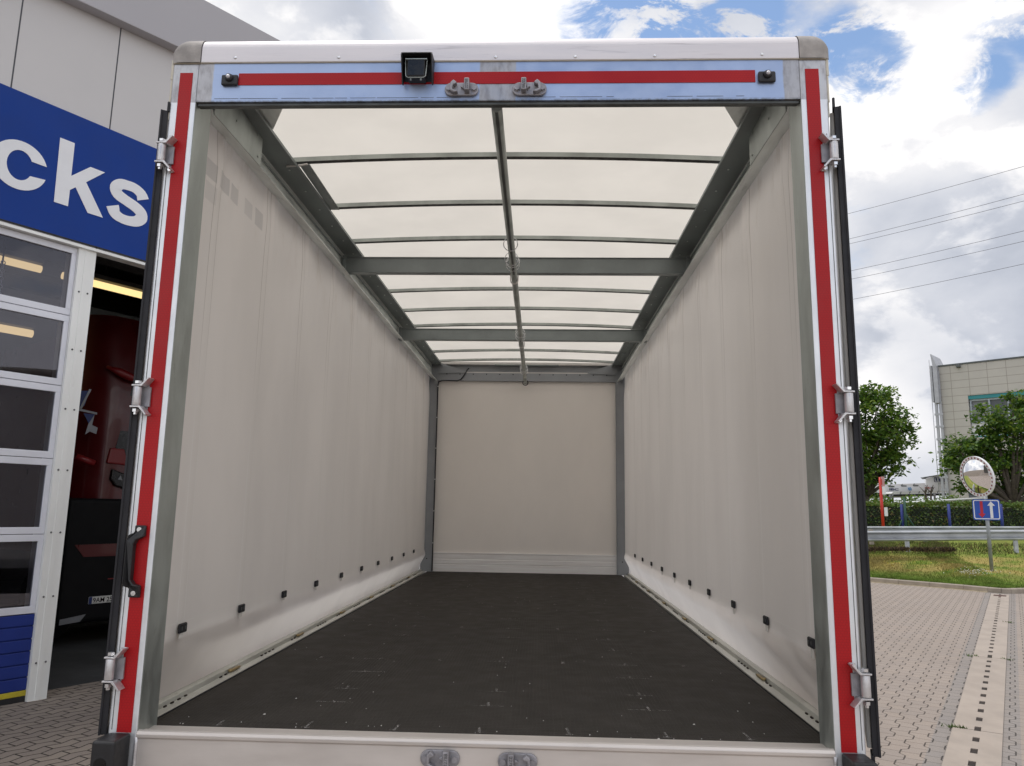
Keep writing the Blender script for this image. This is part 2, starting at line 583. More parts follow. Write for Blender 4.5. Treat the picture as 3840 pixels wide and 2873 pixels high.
def scuff_mat():
    mt = bpy.data.materials.new("floor_scuff")
    mt.use_nodes = True
    t = NT(mt.node_tree)
    co = t.n("ShaderNodeTexCoord").outputs["Object"]
    a = t.step(t.noise(co, 70, 5, 0.7), 0.40, 0.66, 0.06, 0.62)
    d = t.n("ShaderNodeBsdfDiffuse")
    d.inputs[0].default_value = (0.50, 0.48, 0.46, 1)
    tr = t.n("ShaderNodeBsdfTransparent")
    mx = t.n("ShaderNodeMixShader")
    t.put(mx.inputs[0], a)
    t.t.links.new(tr.outputs[0], mx.inputs[1])
    t.t.links.new(d.outputs[0], mx.inputs[2])
    t.t.links.new(mx.outputs[0], t.n("ShaderNodeOutputMaterial").inputs[0])
    return mt


SCUFF = scuff_mat()
CHIP = M("pale_chip", (0.62, 0.60, 0.56), 0.7)

# ------------------------------------------------------------------ ground and yard
G = -1.1


def brickmat(name, cola, colb, mortar, ang, w_, h_, ms, offset, wave_amp, wave_len, square, bstr=0.6, origin=(0, 0), stain=0.25, tooth=0.0):
    def fx(t, c, b):
        co = t.n("ShaderNodeTexCoord").outputs["Object"]
        s = t.sep(co)
        ca, sa = math.cos(ang), math.sin(ang)
        X = t.math("SUBTRACT", s[0], origin[0]); Y = t.math("SUBTRACT", s[1], origin[1])
        al = t.math("ADD", t.math("MULTIPLY", X, ca), t.math("MULTIPLY", Y, sa))
        ac = t.math("SUBTRACT", t.math("MULTIPLY", Y, ca), t.math("MULTIPLY", X, sa))
        ph = t.math("FRACT", t.math("DIVIDE", al, wave_len))
        tri = t.math("SUBTRACT", t.math("MULTIPLY", t.math("ABSOLUTE", t.math("SUBTRACT", ph, 0.5)), 4.0), 1.0)
        if square:
            tri = t.step(tri, -0.35, 0.35, -1, 1)
        ac = t.math("ADD", ac, t.math("MULTIPLY", tri, wave_amp))
        br = t.n("ShaderNodeTexBrick", offset=offset, offset_frequency=2)
        t.put(br.inputs["Vector"], t.comb(al, ac, 0.0))
        br.inputs["Color1"].default_value = (*cola, 1)
        br.inputs["Color2"].default_value = (*colb, 1)
        br.inputs["Mortar"].default_value = (*mortar, 1)
        br.inputs["Scale"].default_value = 1
        br.inputs["Mortar Size"].default_value = ms
        br.inputs["Mortar Smooth"].default_value = 0.25
        br.inputs["Brick Width"].default_value = w_
        br.inputs["Row Height"].default_value = h_
        col = t.mix(1.0, br.outputs["Color"], t.mix(t.step(t.noise(co, 90, 4, 0.7), 0.3, 0.7), (0.86, 0.86, 0.86), (1.12, 1.12, 1.12)), "MULTIPLY")
        if tooth:
            q = t.math("ABSOLUTE", t.math("SUBTRACT", t.math("FRACT", t.math("ADD", t.math("DIVIDE", ac, h_), 0.5)), 0.5))
            col = t.mix(t.step(t.math("MULTIPLY", q, h_), tooth * 0.6, tooth * 1.15, 0.85, 0), col, (0.065, 0.055, 0.048))
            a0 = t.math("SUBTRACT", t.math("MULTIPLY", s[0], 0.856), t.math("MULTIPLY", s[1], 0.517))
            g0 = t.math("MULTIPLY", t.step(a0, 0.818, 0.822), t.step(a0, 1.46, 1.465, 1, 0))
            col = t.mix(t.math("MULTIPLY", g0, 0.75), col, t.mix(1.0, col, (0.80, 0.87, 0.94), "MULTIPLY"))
        col = t.mix(t.step(t.noise(co, 0.55, 7, 0.65), 0.45, 0.75, 0, stain), col, tuple(k * 0.55 for k in cola))
        col = t.mix(t.step(t.noise(t.vmath("MULTIPLY", co, (1, 0.3, 1)), 9, 6, 0.75), 0.66, 0.72, 0, 0.5), col, tuple(k * 0.35 for k in cola))
        bp = t.n("ShaderNodeBump", invert=True)
        bp.inputs["Strength"].default_value = bstr
        bp.inputs["Distance"].default_value = 0.012
        t.put(bp.inputs["Height"], br.outputs["Fac"])
        t.put(b.inputs["Normal"], bp.outputs[0])
        return col
    return M(name, cola, 0.85, 0, 0.05, 3, extra=fx, spec=0.25)


DRAIN_A = math.atan2(0.856, 0.517)
WALL_T = R(32.3)
WALL_D = Vector((math.sin(WALL_T), math.cos(WALL_T), 0))
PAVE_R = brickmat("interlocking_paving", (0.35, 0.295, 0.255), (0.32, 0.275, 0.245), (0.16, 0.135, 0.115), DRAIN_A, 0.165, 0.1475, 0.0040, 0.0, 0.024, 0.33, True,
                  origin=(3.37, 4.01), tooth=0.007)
PAVE_L = brickmat("wave_paving", (0.27, 0.23, 0.195), (0.235, 0.20, 0.175), (0.035, 0.03, 0.026), math.pi / 2 - WALL_T + 0.10, 0.225, 0.112, 0.0075, 0.5, 0.018, 0.225, False,
                  origin=(-3, 2), stain=0.4)
SOIL = M("bare_ground", (0.16, 0.13, 0.10), 0.95, 0, 0.3, 0.6)

tag(MB().add([(-400, -400, G - 0.10), (400, -400, G - 0.10), (400, 400, G - 0.10), (-400, 400, G - 0.10)], [(0, 1, 2, 3)]).build("ground", SOIL), kind="structure")
tag(MB().box(-0.2, 40, -20, 40, G - 0.05, G).build("yard_paving", PAVE_R), kind="structure")
tag(MB().box(-16, -0.2, -20, 24, G - 0.05, G).build("forecourt_paving", PAVE_L), kind="structure")

CONC = M("pale_concrete", (0.375, 0.32, 0.275), 0.85, 0, 0.10, 2.5, 0.06, 60, stretch=(1.5, 1, 1), spots=0.18, spotcol=(0.30, 0.26, 0.22))
KERBM = M("kerb_concrete", (0.33, 0.285, 0.235), 0.9, 0, 0.14, 4, 0.08, 60, spots=0.2, spotcol=(0.17, 0.15, 0.12))
HOLE = M("slot_dark", (0.03, 0.022, 0.018), 0.9)
RUST = M("rusty_grate", (0.10, 0.055, 0.045), 0.8, 0.2, 0.3, 20)
# slot drain: two slabs with a slotted joint, running from the kerb to the camera
dd = Vector((0.517, 0.856, 0)); dn = Vector((0.856, -0.517, 0))
D0 = Vector((11.65, 17.08, G))
dm = MB()
joints = [0.0, 1.30, 6.0, 10.35, 14.6, 19.0, 23.5]


def dbox(a, b, u0, u1, z0, z1, m):
    v = []
    for z in (z0, z1):
        for (p, q) in ((a, u0), (a, u1), (b, u1), (b, u0)):
            r = D0 - dd * p + dn * q
            v.append((r.x, r.y, G + z))
    dm.add(v, [(0, 1, 2, 3), (4, 7, 6, 5), (0, 4, 5, 1), (1, 5, 6, 2), (2, 6, 7, 3), (3, 7, 4, 0)], m)


dbox(0.0, 23.5, -0.19, 0.19, -0.02, 0.004, 1)
for a, b in zip(joints[:-1], joints[1:]):
    dbox(a + 0.006, b - 0.006, -0.19, -0.026, 0.004, 0.014, 0)
    dbox(a + 0.006, b - 0.006, 0.026, 0.19, 0.004, 0.014, 0)
    p = a + 0.02 + (0.72 if a == 0 else 0)
    while p < b - 0.12:
        dbox(p, min(p + 0.235, b - 0.01), -0.026, 0.026, 0.004, 0.0135, 0)
        p += 0.385
dbox(0.30, 0.62, -0.13, 0.13, 0.0145, 0.019, 2)
dbox(0.62, 0.85, -0.026, 0.026, 0.004, 0.0165, 2)
tag(dm.build("drain_channel", [CONC, HOLE, RUST]), kind="structure")

# kerb along the grass
KF = [(-1, 40.0), (4.2, 30.3), (7.4, 24.1), (9.05, 21.0), (9.71, 20.05), (10.25, 19.42), (10.8, 18.82), (11.34, 18.15), (11.66, 17.62), (11.86, 17.38), (12.10, 17.37),
      (12.47, 17.5), (14.5, 18.0), (18, 18.9), (26, 21.0)]


def offset_line(pts, d):
    out = []
    for i, p in enumerate(pts):
        a = Vector(pts[max(i - 1, 0)]); b = Vector(pts[min(i + 1, len(pts) - 1)])
        t = (b - a).normalized()
        out.append((p[0] - t.y * d, p[1] + t.x * d))
    return out


KB = offset_line(KF, 0.14)
km = MB()
acc = 0
for i in range(len(KF) - 1):
    a, b = Vector(KF[i]), Vector(KF[i + 1])
    a2, b2 = Vector(KB[i]), Vector(KB[i + 1])
    n = max(1, round((b - a).length / 0.8))
    for k in range(n):
        g = 0.008
        L = (b - a).length / n
        u0, u1 = k / n + g / (L * n) * 0.5, (k + 1) / n - g / (L * n) * 0.5
        p, q, p2, q2 = a.lerp(b, u0), a.lerp(b, u1), a2.lerp(b2, u0), a2.lerp(b2, u1)
        pc, qc = p.lerp(p2, 0.15), q.lerp(q2, 0.15)
        v = [(p.x, p.y, G), (q.x, q.y, G), (q2.x, q2.y, G), (p2.x, p2.y, G), (p.x, p.y, -0.995), (q.x, q.y, -0.995), (q2.x, q2.y, -0.975), (p2.x, p2.y, -0.975),
             (pc.x, pc.y, -0.975), (qc.x, qc.y, -0.975)]
        km.add(v, [(0, 1, 5, 4), (4, 5, 9, 8), (8, 9, 6, 7), (2, 3, 7, 6), (1, 2, 6, 9, 5), (3, 0, 4, 8, 7)])
tag(km.build("kerb", KERBM), kind="structure")
GI = offset_line(KF, -0.085)
gm = MB()
for i in range(len(KF) - 7):
    gm.add([(*GI[i], G + 0.004), (*GI[i + 1], G + 0.004), (*KF[i + 1], G + 0.004), (*KF[i], G + 0.004)], [(0, 1, 2, 3)])
tag(gm.build("gutter_line", M("gutter_mortar", (0.55, 0.47, 0.30), 0.9, 0, 0.2, 9, spots=0.4, spotcol=(0.25, 0.2, 0.15))), kind="structure")

# grass bank from kerb up to the guard rail and on to the hedge
def rail_pt(x):
    return (x, 22.2 + (x - 10.6) * 0.04)


BANK = []
for p in KB:
    if p[0] < 9.6:      # hidden behind the truck: the bank follows the kerb up to the left
        q = (9.9 - p[0]) * 0.72
        BANK.append((Vector((p[0], p[1], -0.985)), Vector((p[0] + 1.6, p[1] + 1.7, -0.34)), Vector((p[0] + 4.5, p[1] + 4.5, -0.10)), Vector((p[0] + 20, p[1] + 30, -0.05)), Vector((p[0] + 60, p[1] + 120, -0.05))))
        continue
    x1 = p[0] + (0.3 if p[0] < 11 else 0.9)
    BANK.append((Vector((p[0], p[1], -0.985)), Vector((*rail_pt(x1), -0.34)), Vector((x1 + 2, 26.5, -0.10)), Vector((x1 + 4, 60.0, -0.05)), Vector((x1 + 30, 160, -0.05))))


def bank_z(u, v):
    i = min(int(u * (len(BANK) - 1)), len(BANK) - 2)
    f = u * (len(BANK) - 1) - i
    segs = [BANK[i][k].lerp(BANK[i + 1][k], f) for k in range(5)]
    s = min(int(v * 4), 3)
    g = v * 4 - s
    p = segs[s].lerp(segs[s + 1], g)
    if s == 0:
        p.z = -0.985 + 0.645 * (0.55 * g + 0.45 * g * g)
        p.z += 0.05 * math.sin(p.x * 1.7 + p.y * 2.1) * g * (1 - g) * 2
    return p


def grass_fx(t, c, b):
    co = t.n("ShaderNodeTexCoord").outputs["Object"]
    s = t.sep(co)
    n = t.noise(t.vmath("MULTIPLY", co, (0.7, 1.6, 1)), 1.3, 7, 0.65)
    band = t.step(s[2], -0.93, -0.72)
    band = t.math("MULTIPLY", band, t.step(s[2], -0.50, -0.36, 1, 0.25))
    dry = t.math("MULTIPLY", t.step(n, 0.36, 0.58), t.math("ADD", t.math("MULTIPLY", band, 0.85), 0.05))
    c = t.mix(dry, c, (0.42, 0.33, 0.12))
    return t.mix(t.step(t.noise(co, 16, 5, 0.7), 0.35, 0.7), t.mix(0.22, c, (0.02, 0.03, 0.008)), c)


GRASSM = M("grass_ground", (0.18, 0.24, 0.045), 0.95, 0, 0.25, 2, extra=grass_fx, spec=0.1)
tag(MB().grid(lambda u, v: bank_z(u, v), 130, 64).build("grass_verge", GRASSM), kind="structure")
BLADE = M("grass_blade", (0.17, 0.27, 0.045), 0.8, 0, 0.3, 2, extra=grass_fx, spec=0.2)


def np_mesh(name, V, F, mats, midx=None, parent=None):
    me = bpy.data.meshes.new(name)
    n, k = F.shape
    me.vertices.add(len(V)); me.vertices.foreach_set("co", V.astype(np.float32).ravel())
    me.loops.add(n * k); me.loops.foreach_set("vertex_index", F.astype(np.int32).ravel())
    me.polygons.add(n)
    me.polygons.foreach_set("loop_start", (np.arange(n) * k).astype(np.int32))
    me.polygons.foreach_set("loop_total", np.full(n, k, np.int32))
    for mt in mats:
        me.materials.append(mt)
    if midx is not None:
        me.polygons.foreach_set("material_index", midx.astype(np.int32))
    me.update(calc_edges=True)
    o = bpy.data.objects.new(name, me)
    COL.objects.link(o)
    if parent is not None:
        o.parent = parent
    return o


def blades(name, pts, h, wd, mats):
    n = len(pts)
    P = np.array(pts)
    ang = RNG.uniform(0, 6.28, n)
    hh = h * RNG.uniform(0.5, 1.4, n)
    dx = np.stack([np.cos(ang), np.sin(ang), np.zeros(n)], 1) * (wd * RNG.uniform(0.6, 1.3, n))[:, None]
    lean = np.stack([RNG.normal(0, .4, n), RNG.normal(0, .4, n), np.ones(n)], 1) * hh[:, None]
    V = np.concatenate([P - dx, P + dx, P + lean])
    F = np.stack([np.arange(n), np.arange(n) + n, np.arange(n) + 2 * n], 1)
    return np_mesh(name, V, F, mats, RNG.integers(0, len(mats), n))


gp = []
for _ in range(26000):
    u = random.uniform(0.22, 0.93)
    v = (random.random() ** 1.3) * 0.25
    gp.append(tuple(bank_z(u, v)))
for _ in range(3500):
    u = random.uniform(0.22, 0.93)
    gp.append(tuple(bank_z(u, random.random() ** 2 * 0.03)))
tag(blades("grass", gp, 0.055, 0.010, [BLADE]), kind="stuff")
rg = []
for _ in range(9000):
    u = random.uniform(0.22, 0.93)
    rg.append(tuple(bank_z(u, random.uniform(0.235, 0.44))))
BLADE2 = M("rough_grass_blade", (0.11, 0.15, 0.035), 0.85, 0, 0.4, 3, spec=0.15)
BLADE3 = M("dry_blade", (0.17, 0.125, 0.065), 0.9, 0, 0.3, 3, spec=0.1)
tag(blades("rough_grass", rg, 0.10, 0.014, [BLADE2, BLADE2, BLADE3]), kind="stuff")
dg = []
for (xa_, xb_, yy_) in ((3195, 3405, 2058), (3420, 3575, 2060)):
    for _ in range(2600):
        q = at(random.uniform(xa_, xb_), yy_ + random.gauss(0, 2.2), 23.2)
        dg.append((q.x, q.y + random.uniform(-0.15, 0.15), q.z - 0.03))
DUG = M("dug_earth", (0.055, 0.036, 0.022), 0.95, 0, 0.4, 8)
tag(blades("dead_grass", dg, 0.07, 0.02, [DUG, DUG, BLADE3]), kind="stuff")
WHITEFL = M("clover_white", (0.75, 0.74, 0.66), 0.8)
YELFL = M("flower_yellow", (0.62, 0.48, 0.05), 0.8)
fp = []
for _ in range(150):
    c = at(3660 + random.gauss(0, 42), 2150 + random.gauss(0, 8), 20.6)
    u = Vector((c.x, c.y, 0))
    fp.append((c.x, c.y, c.z + 0.04))
fm = MB()
for p in fp:
    s = random.uniform(0.006, 0.012)
    fm.sphere(p, s, 5, 4, 0 if random.random() < 0.85 else 1)
for _ in range(45):
    c = at(3400 + random.gauss(0, 55), 2115 + random.gauss(0, 6), 21.6)
    fm.sphere((c.x, c.y, c.z + 0.03), 0.008, 5, 4, 1)
tag(fm.build("clover_flowers", [WHITEFL, YELFL]), kind="stuff")
WEED = M("weed_green", (0.085, 0.14, 0.03), 0.8)
for k, (p, u, lab) in enumerate(((6.0, 0.20, "small weed tuft right of the second drain slab joint"), (10.35, -0.20, "weed tuft at left end of the near drain slab joint"),
                                 (10.35, 0.17, "thin weed at right end of the near drain slab joint"), (14.6, -0.16, "biggest weed tuft in the drain joint closest to the truck"))):
    c = D0 - dd * p + dn * u
    n = 60 if k == 3 else 30
    q_ = [random.gauss(0, 0.5) for _ in range(n)]
    pts = [(c.x + dn.x * 0.10 * g + random.gauss(0, 0.012), c.y + dn.y * 0.10 * g + random.gauss(0, 0.012), G + 0.005) for g in q_]
    tag(blades("weed_tuft", pts, 0.032, 0.007, [WEED]), lab, "weed", "weeds in the drain slab joints")

# ------------------------------------------------------------------ truck body
T = empty("curtain_side_truck", (0, 0, 0))
tag(T, "silver framed truck with white curtain sides, its rear doors open on an empty load space", "truck")
WD = lambda y: 0.008 * y          # the body reads slightly wider towards the front


def ze(y):
    return 2.637 + 0.012 * y


# rear frame
for sg in (-1, 1):
    mb = MB().box(1.172, 1.275, 0.0, 0.14, -0.40, 2.507, [1, 0, 0, 1, 0, 0])
    if sg < 0:
        mb.mirror()
    o = mb.build("rear_post", [ALU, GALV], T, 0.006, 2)
    g = MB().box(1.2605, 1.2625, -0.0012, 0.001, 0.02, 2.20)
    if sg < 0: g.mirror()
    g.build("seam", GROOVE, o)
    g = MB().box(1.193, 1.244, -0.0020, 0.001, 0.012, 2.466)
    if sg < 0: g.mirror()
    g.build("reflective_tape", TAPE, T)
    # pale sealant drips down the outer corner
    sm = MB()
    for z0, z1, wdt in ((2.44, 2.525, 0.010), (2.33, 2.44, 0.007), (2.27, 2.33, 0.004)):
        sm.box(1.274, 1.275 + wdt, 0.002, 0.03, z0, z1)
    if sg < 0: sm.mirror()
    sm.build("sealant_bead", SEALANT, T, 0.003, 2)
hd = MB().box(-1.1715, 1.1715, 0.001, 0.05, 2.343, 2.506)
x = -1.10
while x < 1.08:
    L = random.uniform(0.02, 0.18)
    if not -0.16 < x < 0.09 and random.random() < 0.8:
        hd.box(x, x + L, -0.0002, 0.004, 2.3558, 2.3567, 1)
    x += L + random.uniform(0.004, 0.02)
hd = hd.build("rear_header", [FILM, GROOVE], T, 0.0)
MB().box(-1.1695, 1.1695, 0.010, 0.036, 2.330, 2.3425).build("header_seal", DARKSEAL, T, 0.004, 3)
MB().box(-1.008, 1.004, -0.0015, 0.002, 2.4125, 2.4625).build("reflective_tape", TAPE, T)
prof = [(-0.006, 2.509), (-0.006, 2.565)] + [(0.052 - 0.058 * math.cos(a), 2.567 + 0.058 * math.sin(a)) for a in [R(k) for k in range(8, 91, 9)]] + [(0.30, 2.632), (0.30, 2.60), (0.10, 2.585), (0.10, 2.509)]
cp = MB().prism(prof, 0, -1.163, 1.172).build("roof_edge_cap", CAPM, T, 0.001, 1)
for px_, pz in ((-1.026, 2.528), (-0.613, 2.526), (0.005, 2.522), (0.315, 2.521), (0.622, 2.522), (1.032, 2.525), (-1.145, 2.596), (1.155, 2.592)):
    yy = -0.0065 if pz < 2.56 else 0.006
    MB().sphere((px_, yy, pz), 0.0065, 10, 6, 0, (1, 0.5, 1)).build("rivet", CHROME, cp)
for sg in (-1, 1):
    a, b = (1.173, 1.287) if sg > 0 else (1.164, 1.281)
    cap_prof = [(-0.009, 2.508), (-0.009, 2.540), (-0.009, 2.565)] + [(0.051 - 0.060 * math.cos(q), 2.567 + 0.0605 * math.sin(q)) for q in [R(j) for j in range(8, 91, 8)]] + [(0.30, 2.632)]
    xs_ = [a + (b - 0.062 - a) * j / 4 for j in range(4)] + [b - 0.062 + 0.062 * math.sin(R(j)) for j in range(0, 91, 6)]
    mb = MB()
    v = []
    for x in xs_:
        t_ = max(0.0, (x - (b - 0.062)) / 0.062)
        zm = 2.566 + 0.066 * math.sqrt(max(0.0, 1 - t_ * t_))
        for (y, z) in cap_prof:
            zz2 = z if z <= 2.540 else 2.540 + (z - 2.540) * (zm - 2.540) / (2.632 - 2.540)
            v.append((x, y + 0.012 * t_ ** 4, zz2))
    np2 = len(cap_prof)
    fs = [(i * np2 + j, (i + 1) * np2 + j, (i + 1) * np2 + j + 1, i * np2 + j + 1) for i in range(len(xs_) - 1) for j in range(np2 - 1)]
    mb.add(v, fs, 0, True)
    o_ = len(v) - np2
    mb.f.append(list(range(o_, o_ + np2)) + [len(mb.v)]); mb.v.append((b, 0.30, 2.508)); mb.m.append(0); mb.s.append(False)
    if sg < 0: mb.mirror()
    mb.build("corner_cap", CORNER, T)
# thin bead between cap and header
MB().box(-1.275, 1.275, -0.004, 0.004, 2.5065, 2.5088).build("sealant_bead", SEALANT, T)

# marker lamps
for x in (-1.040, 1.046):
    l = MB().box(x - 0.033, x + 0.033, -0.014, 0.0, 2.407, 2.452).build("marker_lamp", BLACK, T, 0.010, 3)
    MB().tube([(x, -0.010, 2.436), (x, -0.026, 2.436)], [0.019, 0.012], 16).build("lamp_socket", BLACK, l)
    MB().sphere((x, -0.026, 2.436), 0.0085, 12, 8).build("lamp_lens", LENS, l)

# reversing camera under its hood
c_ = MB()
for x in (-0.354, -0.2385):
    c_.prism([(0.0, 2.512), (-0.070, 2.504), (-0.074, 2.492), (-0.030, 2.395), (-0.014, 2.398), (0.0, 2.43)], 0, x, x + 0.0045)
c_.box(-0.3494, -0.2386, -0.0715, 0.0, 2.499, 2.5035)
c_.box(-0.3494, -0.2386, -0.004, -0.001, 2.42, 2.499)
hood = c_.build("reversing_camera", BLACK, T, 0.002, 2)
MB().box(-0.331, -0.262, -0.058, -0.005, 2.410, 2.484).build("camera_body", BLACK, hood, 0.005, 2)
MB().box(-0.327, -0.266, -0.0595, -0.0582, 2.415, 2.478).build("camera_glass", GLASSBLK, hood)
fr = MB().tube([(-0.338, -0.056, 2.478), (-0.334, -0.058, 2.412), (-0.327, -0.059, 2.405), (-0.266, -0.059, 2.405), (-0.258, -0.058, 2.412), (-0.254, -0.056, 2.478)], 0.0018, 6)
fr.box(-0.338, -0.254, -0.061, -0.050, 2.480, 2.4835)
fr.hexa((-0.316, -0.05, 2.4045), (0, 0, -1), 0.004, 0.006).hexa((-0.277, -0.05, 2.4045), (0, 0, -1), 0.004, 0.006)
fr.build("camera_bracket", GALV, hood)


# bar lock keepers, cast
def keeper(x, z, mir, up, num):
    k = MB()
    n = 10
    ol = []
    for sgx, a0 in ((1, -90), (-1, 90)):
        for i in range(n + 1):
            a = R(a0 + 180 * i / n)
            ol.append((sgx * 0.040 + 0.026 * math.cos(a), 0.027 * math.sin(a)))
    k.prism(ol, 1, -0.012, -0.0005)
    # hook lug: a channel open to the middle
    k.prism([(-0.042, 0.016), (-0.030, 0.028), (-0.016, 0.016), (-0.022, 0.010), (-0.032, 0.007), (-0.034, -0.010), (-0.012, -0.021), (-0.026, -0.025), (-0.044, -0.016)], 1, -0.034, -0.011)
    # finger with a stamped number
    k.box(0.012, 0.032, -0.042, -0.011, -0.020, 0.030)
    k.prism([(-0.004, 0.004), (0.012, 0.012), (0.012, -0.008)], 1, -0.024, -0.011)
    def fx(X, Y, Z):
        return (X, Y, Z)
    if not up:
        k.mapv(lambda X, Y, Z: (X, Y, -Z)); k.f = [f[::-1] for f in k.f]
    if mir:
        k.mirror()
    k.mapv(lambda X, Y, Z: (X + x, Y - 0.001, Z + z))
    ob = k.build("lock_keeper", CAST if up else HINGE, T, 0.003, 2)
    for sx in (-0.049, 0.049):
        b = MB().hexa((x + sx, -0.013, z), (0, -1, 0), 0.0105, 0.009)
        b.cyl((x + sx, -0.0125, z), (x + sx, -0.0150, z), 0.013, 12)
        b.build("bolt", CAST if up else CHROME, ob)
    tm = text_mb(num, height=0.011, bold=0.01, depth=0.05)
    s = -1 if mir else 1
    rot = 1 if not mir else -1
    w_ = 0.040 / (max(v[0] for v in tm.v) - min(v[0] for v in tm.v))
    tm.mapv(lambda X, Y, Z: (x + s * 0.022 - rot * Z, -0.0432 + Y * 0.006, z + (0.005 if up else -0.005) + rot * X * w_))
    tm.build("stamped_number", GROOVE if up else CAST, ob)


keeper(-0.124, 2.384, False, True, "22788")
keeper(0.139, 2.384, True, True, "22788")
keeper(-0.131, -0.040, False, True, "22788")
keeper(0.128, -0.043, True, True, "22788")


# door hinges
def hinge(sg):
    k = MB()
    for q in (1, -1):
        pl = [(1.290, 0.036 * q), (1.290, 0.042 * q), (1.258, 0.042 * q), (1.232, 0.069 * q), (1.227, 0.066 * q), (1.252, 0.036 * q)]
        k.prism(pl if q > 0 else pl[::-1], 1, -0.044, -0.003)
        k.prism([(1.229, 0.067 * q), (1.232, 0.069 * q), (1.252, 0.069 * q), (1.254, 0.050 * q), (1.246, 0.046 * q)][::q], 1, -0.008, -0.003)
    k.box(1.234, 1.262, -0.012, -0.004, -0.036, 0.036, 1)
    k.box(1.262, 1.292, -0.012, 0.010, -0.034, 0.034, 1)
    k.cyl((1.273, -0.030, -0.0345), (1.273, -0.030, 0.0345), 0.0150, 18)
    if sg < 0: k.mirror()
    o = k.build("door_hinge", [HINGE, CAST], T, 0.0012, 2)
    for nm, parts in (("hinge_bolt", [((1.273, -0.030, 0.046), (0, 0, 1), 0.012, 0.010)]),
                      ("hinge_nut", [((1.273, -0.030, -0.047), (0, 0, -1), 0.012, 0.011), ((1.273, -0.030, -0.058), (0, 0, -1), 0.007, 0.009)]),
                      ("post_bolt", [((1.244, -0.009, 0.058), (0, -1, 0), 0.009, 0.006)]), ("post_bolt", [((1.244, -0.009, -0.058), (0, -1, 0), 0.009, 0.006)])):
        b = MB()
        for p in parts:
            b.hexa(*p)
        if sg < 0: b.mirror()
        b.build(nm, CHROME, o)
    return o


for sg in (-1, 1):
    h0 = hinge(sg)
    zs = (2.113, 1.168, 0.222) if sg < 0 else (2.115, 1.170, 0.227)
    h0.location.z = zs[0]
    for z in zs[1:]:
        dup(h0, (0, 0, z))

# grab handle
gh = MB().prism([(-1.255, 0.707), (-1.255, 0.682), (-1.266, 0.674), (-1.2735, 0.655), (-1.2735, 0.512), (-1.268, 0.496), (-1.257, 0.490), (-1.257, 0.458), (-1.214, 0.458), (-1.214, 0.500), (-1.233, 0.504),
                 (-1.245, 0.520), (-1.246, 0.640), (-1.238, 0.656), (-1.214, 0.668), (-1.214, 0.707)], 1, -0.030, -0.003)
gh.mapv(lambda X, Y, Z: (X + 0.011, Y + (0.018 if (Z > 0.681 or Z < 0.495) and Y < -0.02 else 0), Z))
ho = gh.build("grab_handle", BLACK, T, 0.005, 3)
for z in (0.692, 0.473):
    MB().cyl((-1.225, -0.012, z), (-1.225, -0.0165, z), 0.0085, 14).build("bolt", CHROME, ho)

# rubber buffers
for sg in (-1, 1):
    b = MB().box(1.190, 1.268, -0.106, -0.003, -0.36, 0.012)
    if sg < 0: b.mirror()
    o = b.build("rubber_buffer", BLACK, T, 0.008, 3)
    if sg < 0:
        d = MB().cyl((-1.233, -0.1064, -0.060), (-1.233, -0.1075, -0.060), 0.021, 20)
    else:
        d = MB().box(1.212, 1.256, -0.1078, -0.1064, -0.14, -0.022)
    d.build("buffer_recess", GLASSBLK, o)

# rear sill
sp = [(-0.002, -0.40), (-0.002, -0.006), (-0.009, -0.001), (-0.010, 0.010), (-0.004, 0.018), (0.006, 0.021), (0.016, 0.018), (0.020, 0.012), (0.055, 0.0115), (0.057, 0.007), (0.1125, 0.0065), (0.1125, -0.40)]
SILLM = M("sill_aluminium", (0.66, 0.61, 0.57), 0.42, 0.40, 0.08, 3, 0.02, 80, stretch=(0.5, 2, 2), spots=0.2, spotcol=(0.45, 0.41, 0.38))
MB().prism(sp, 0, -1.171, 1.171).build("rear_sill", SILLM, T, 0.0015, 2)
for x in (-1.171, 1.171):
    wl = MB()
    wl.tube([(x, -0.004, -0.36 + 0.02 * i) for i in range(19)], [0.006 + 0.003 * random.random() for _ in range(19)], 8)
    wl.build("weld_seam", HINGE, T)

# floor with scuffs and chips
fl = MB().box(-1.2115, 1.2115, 0.113, 7.10, -0.04, 0.0)
fl.mapv(lambda X, Y, Z: (X * (1 if Y > 3 else 0.999), Y, Z))


def scuff(x, y, lx, ly, wx=0.0035, m=1):
    a = random.uniform(-0.05, 0.05)
    fl.add([(x - lx, y - wx, 0.0012), (x + lx, y - wx + a * 0.02, 0.0012), (x + lx, y + wx, 0.0012), (x - lx, y + wx, 0.0012)], [(0, 1, 2, 3)], m)
    sk = random.uniform(-0.012, 0.012)
    fl.add([(x - wx * 1.3, y - 0.01, 0.0014), (x + wx * 1.3, y - 0.01, 0.0014), (x + sk + wx * 1.6, y + ly, 0.0014), (x + sk - wx * 1.6, y + ly, 0.0014)], [(0, 1, 2, 3)], m)


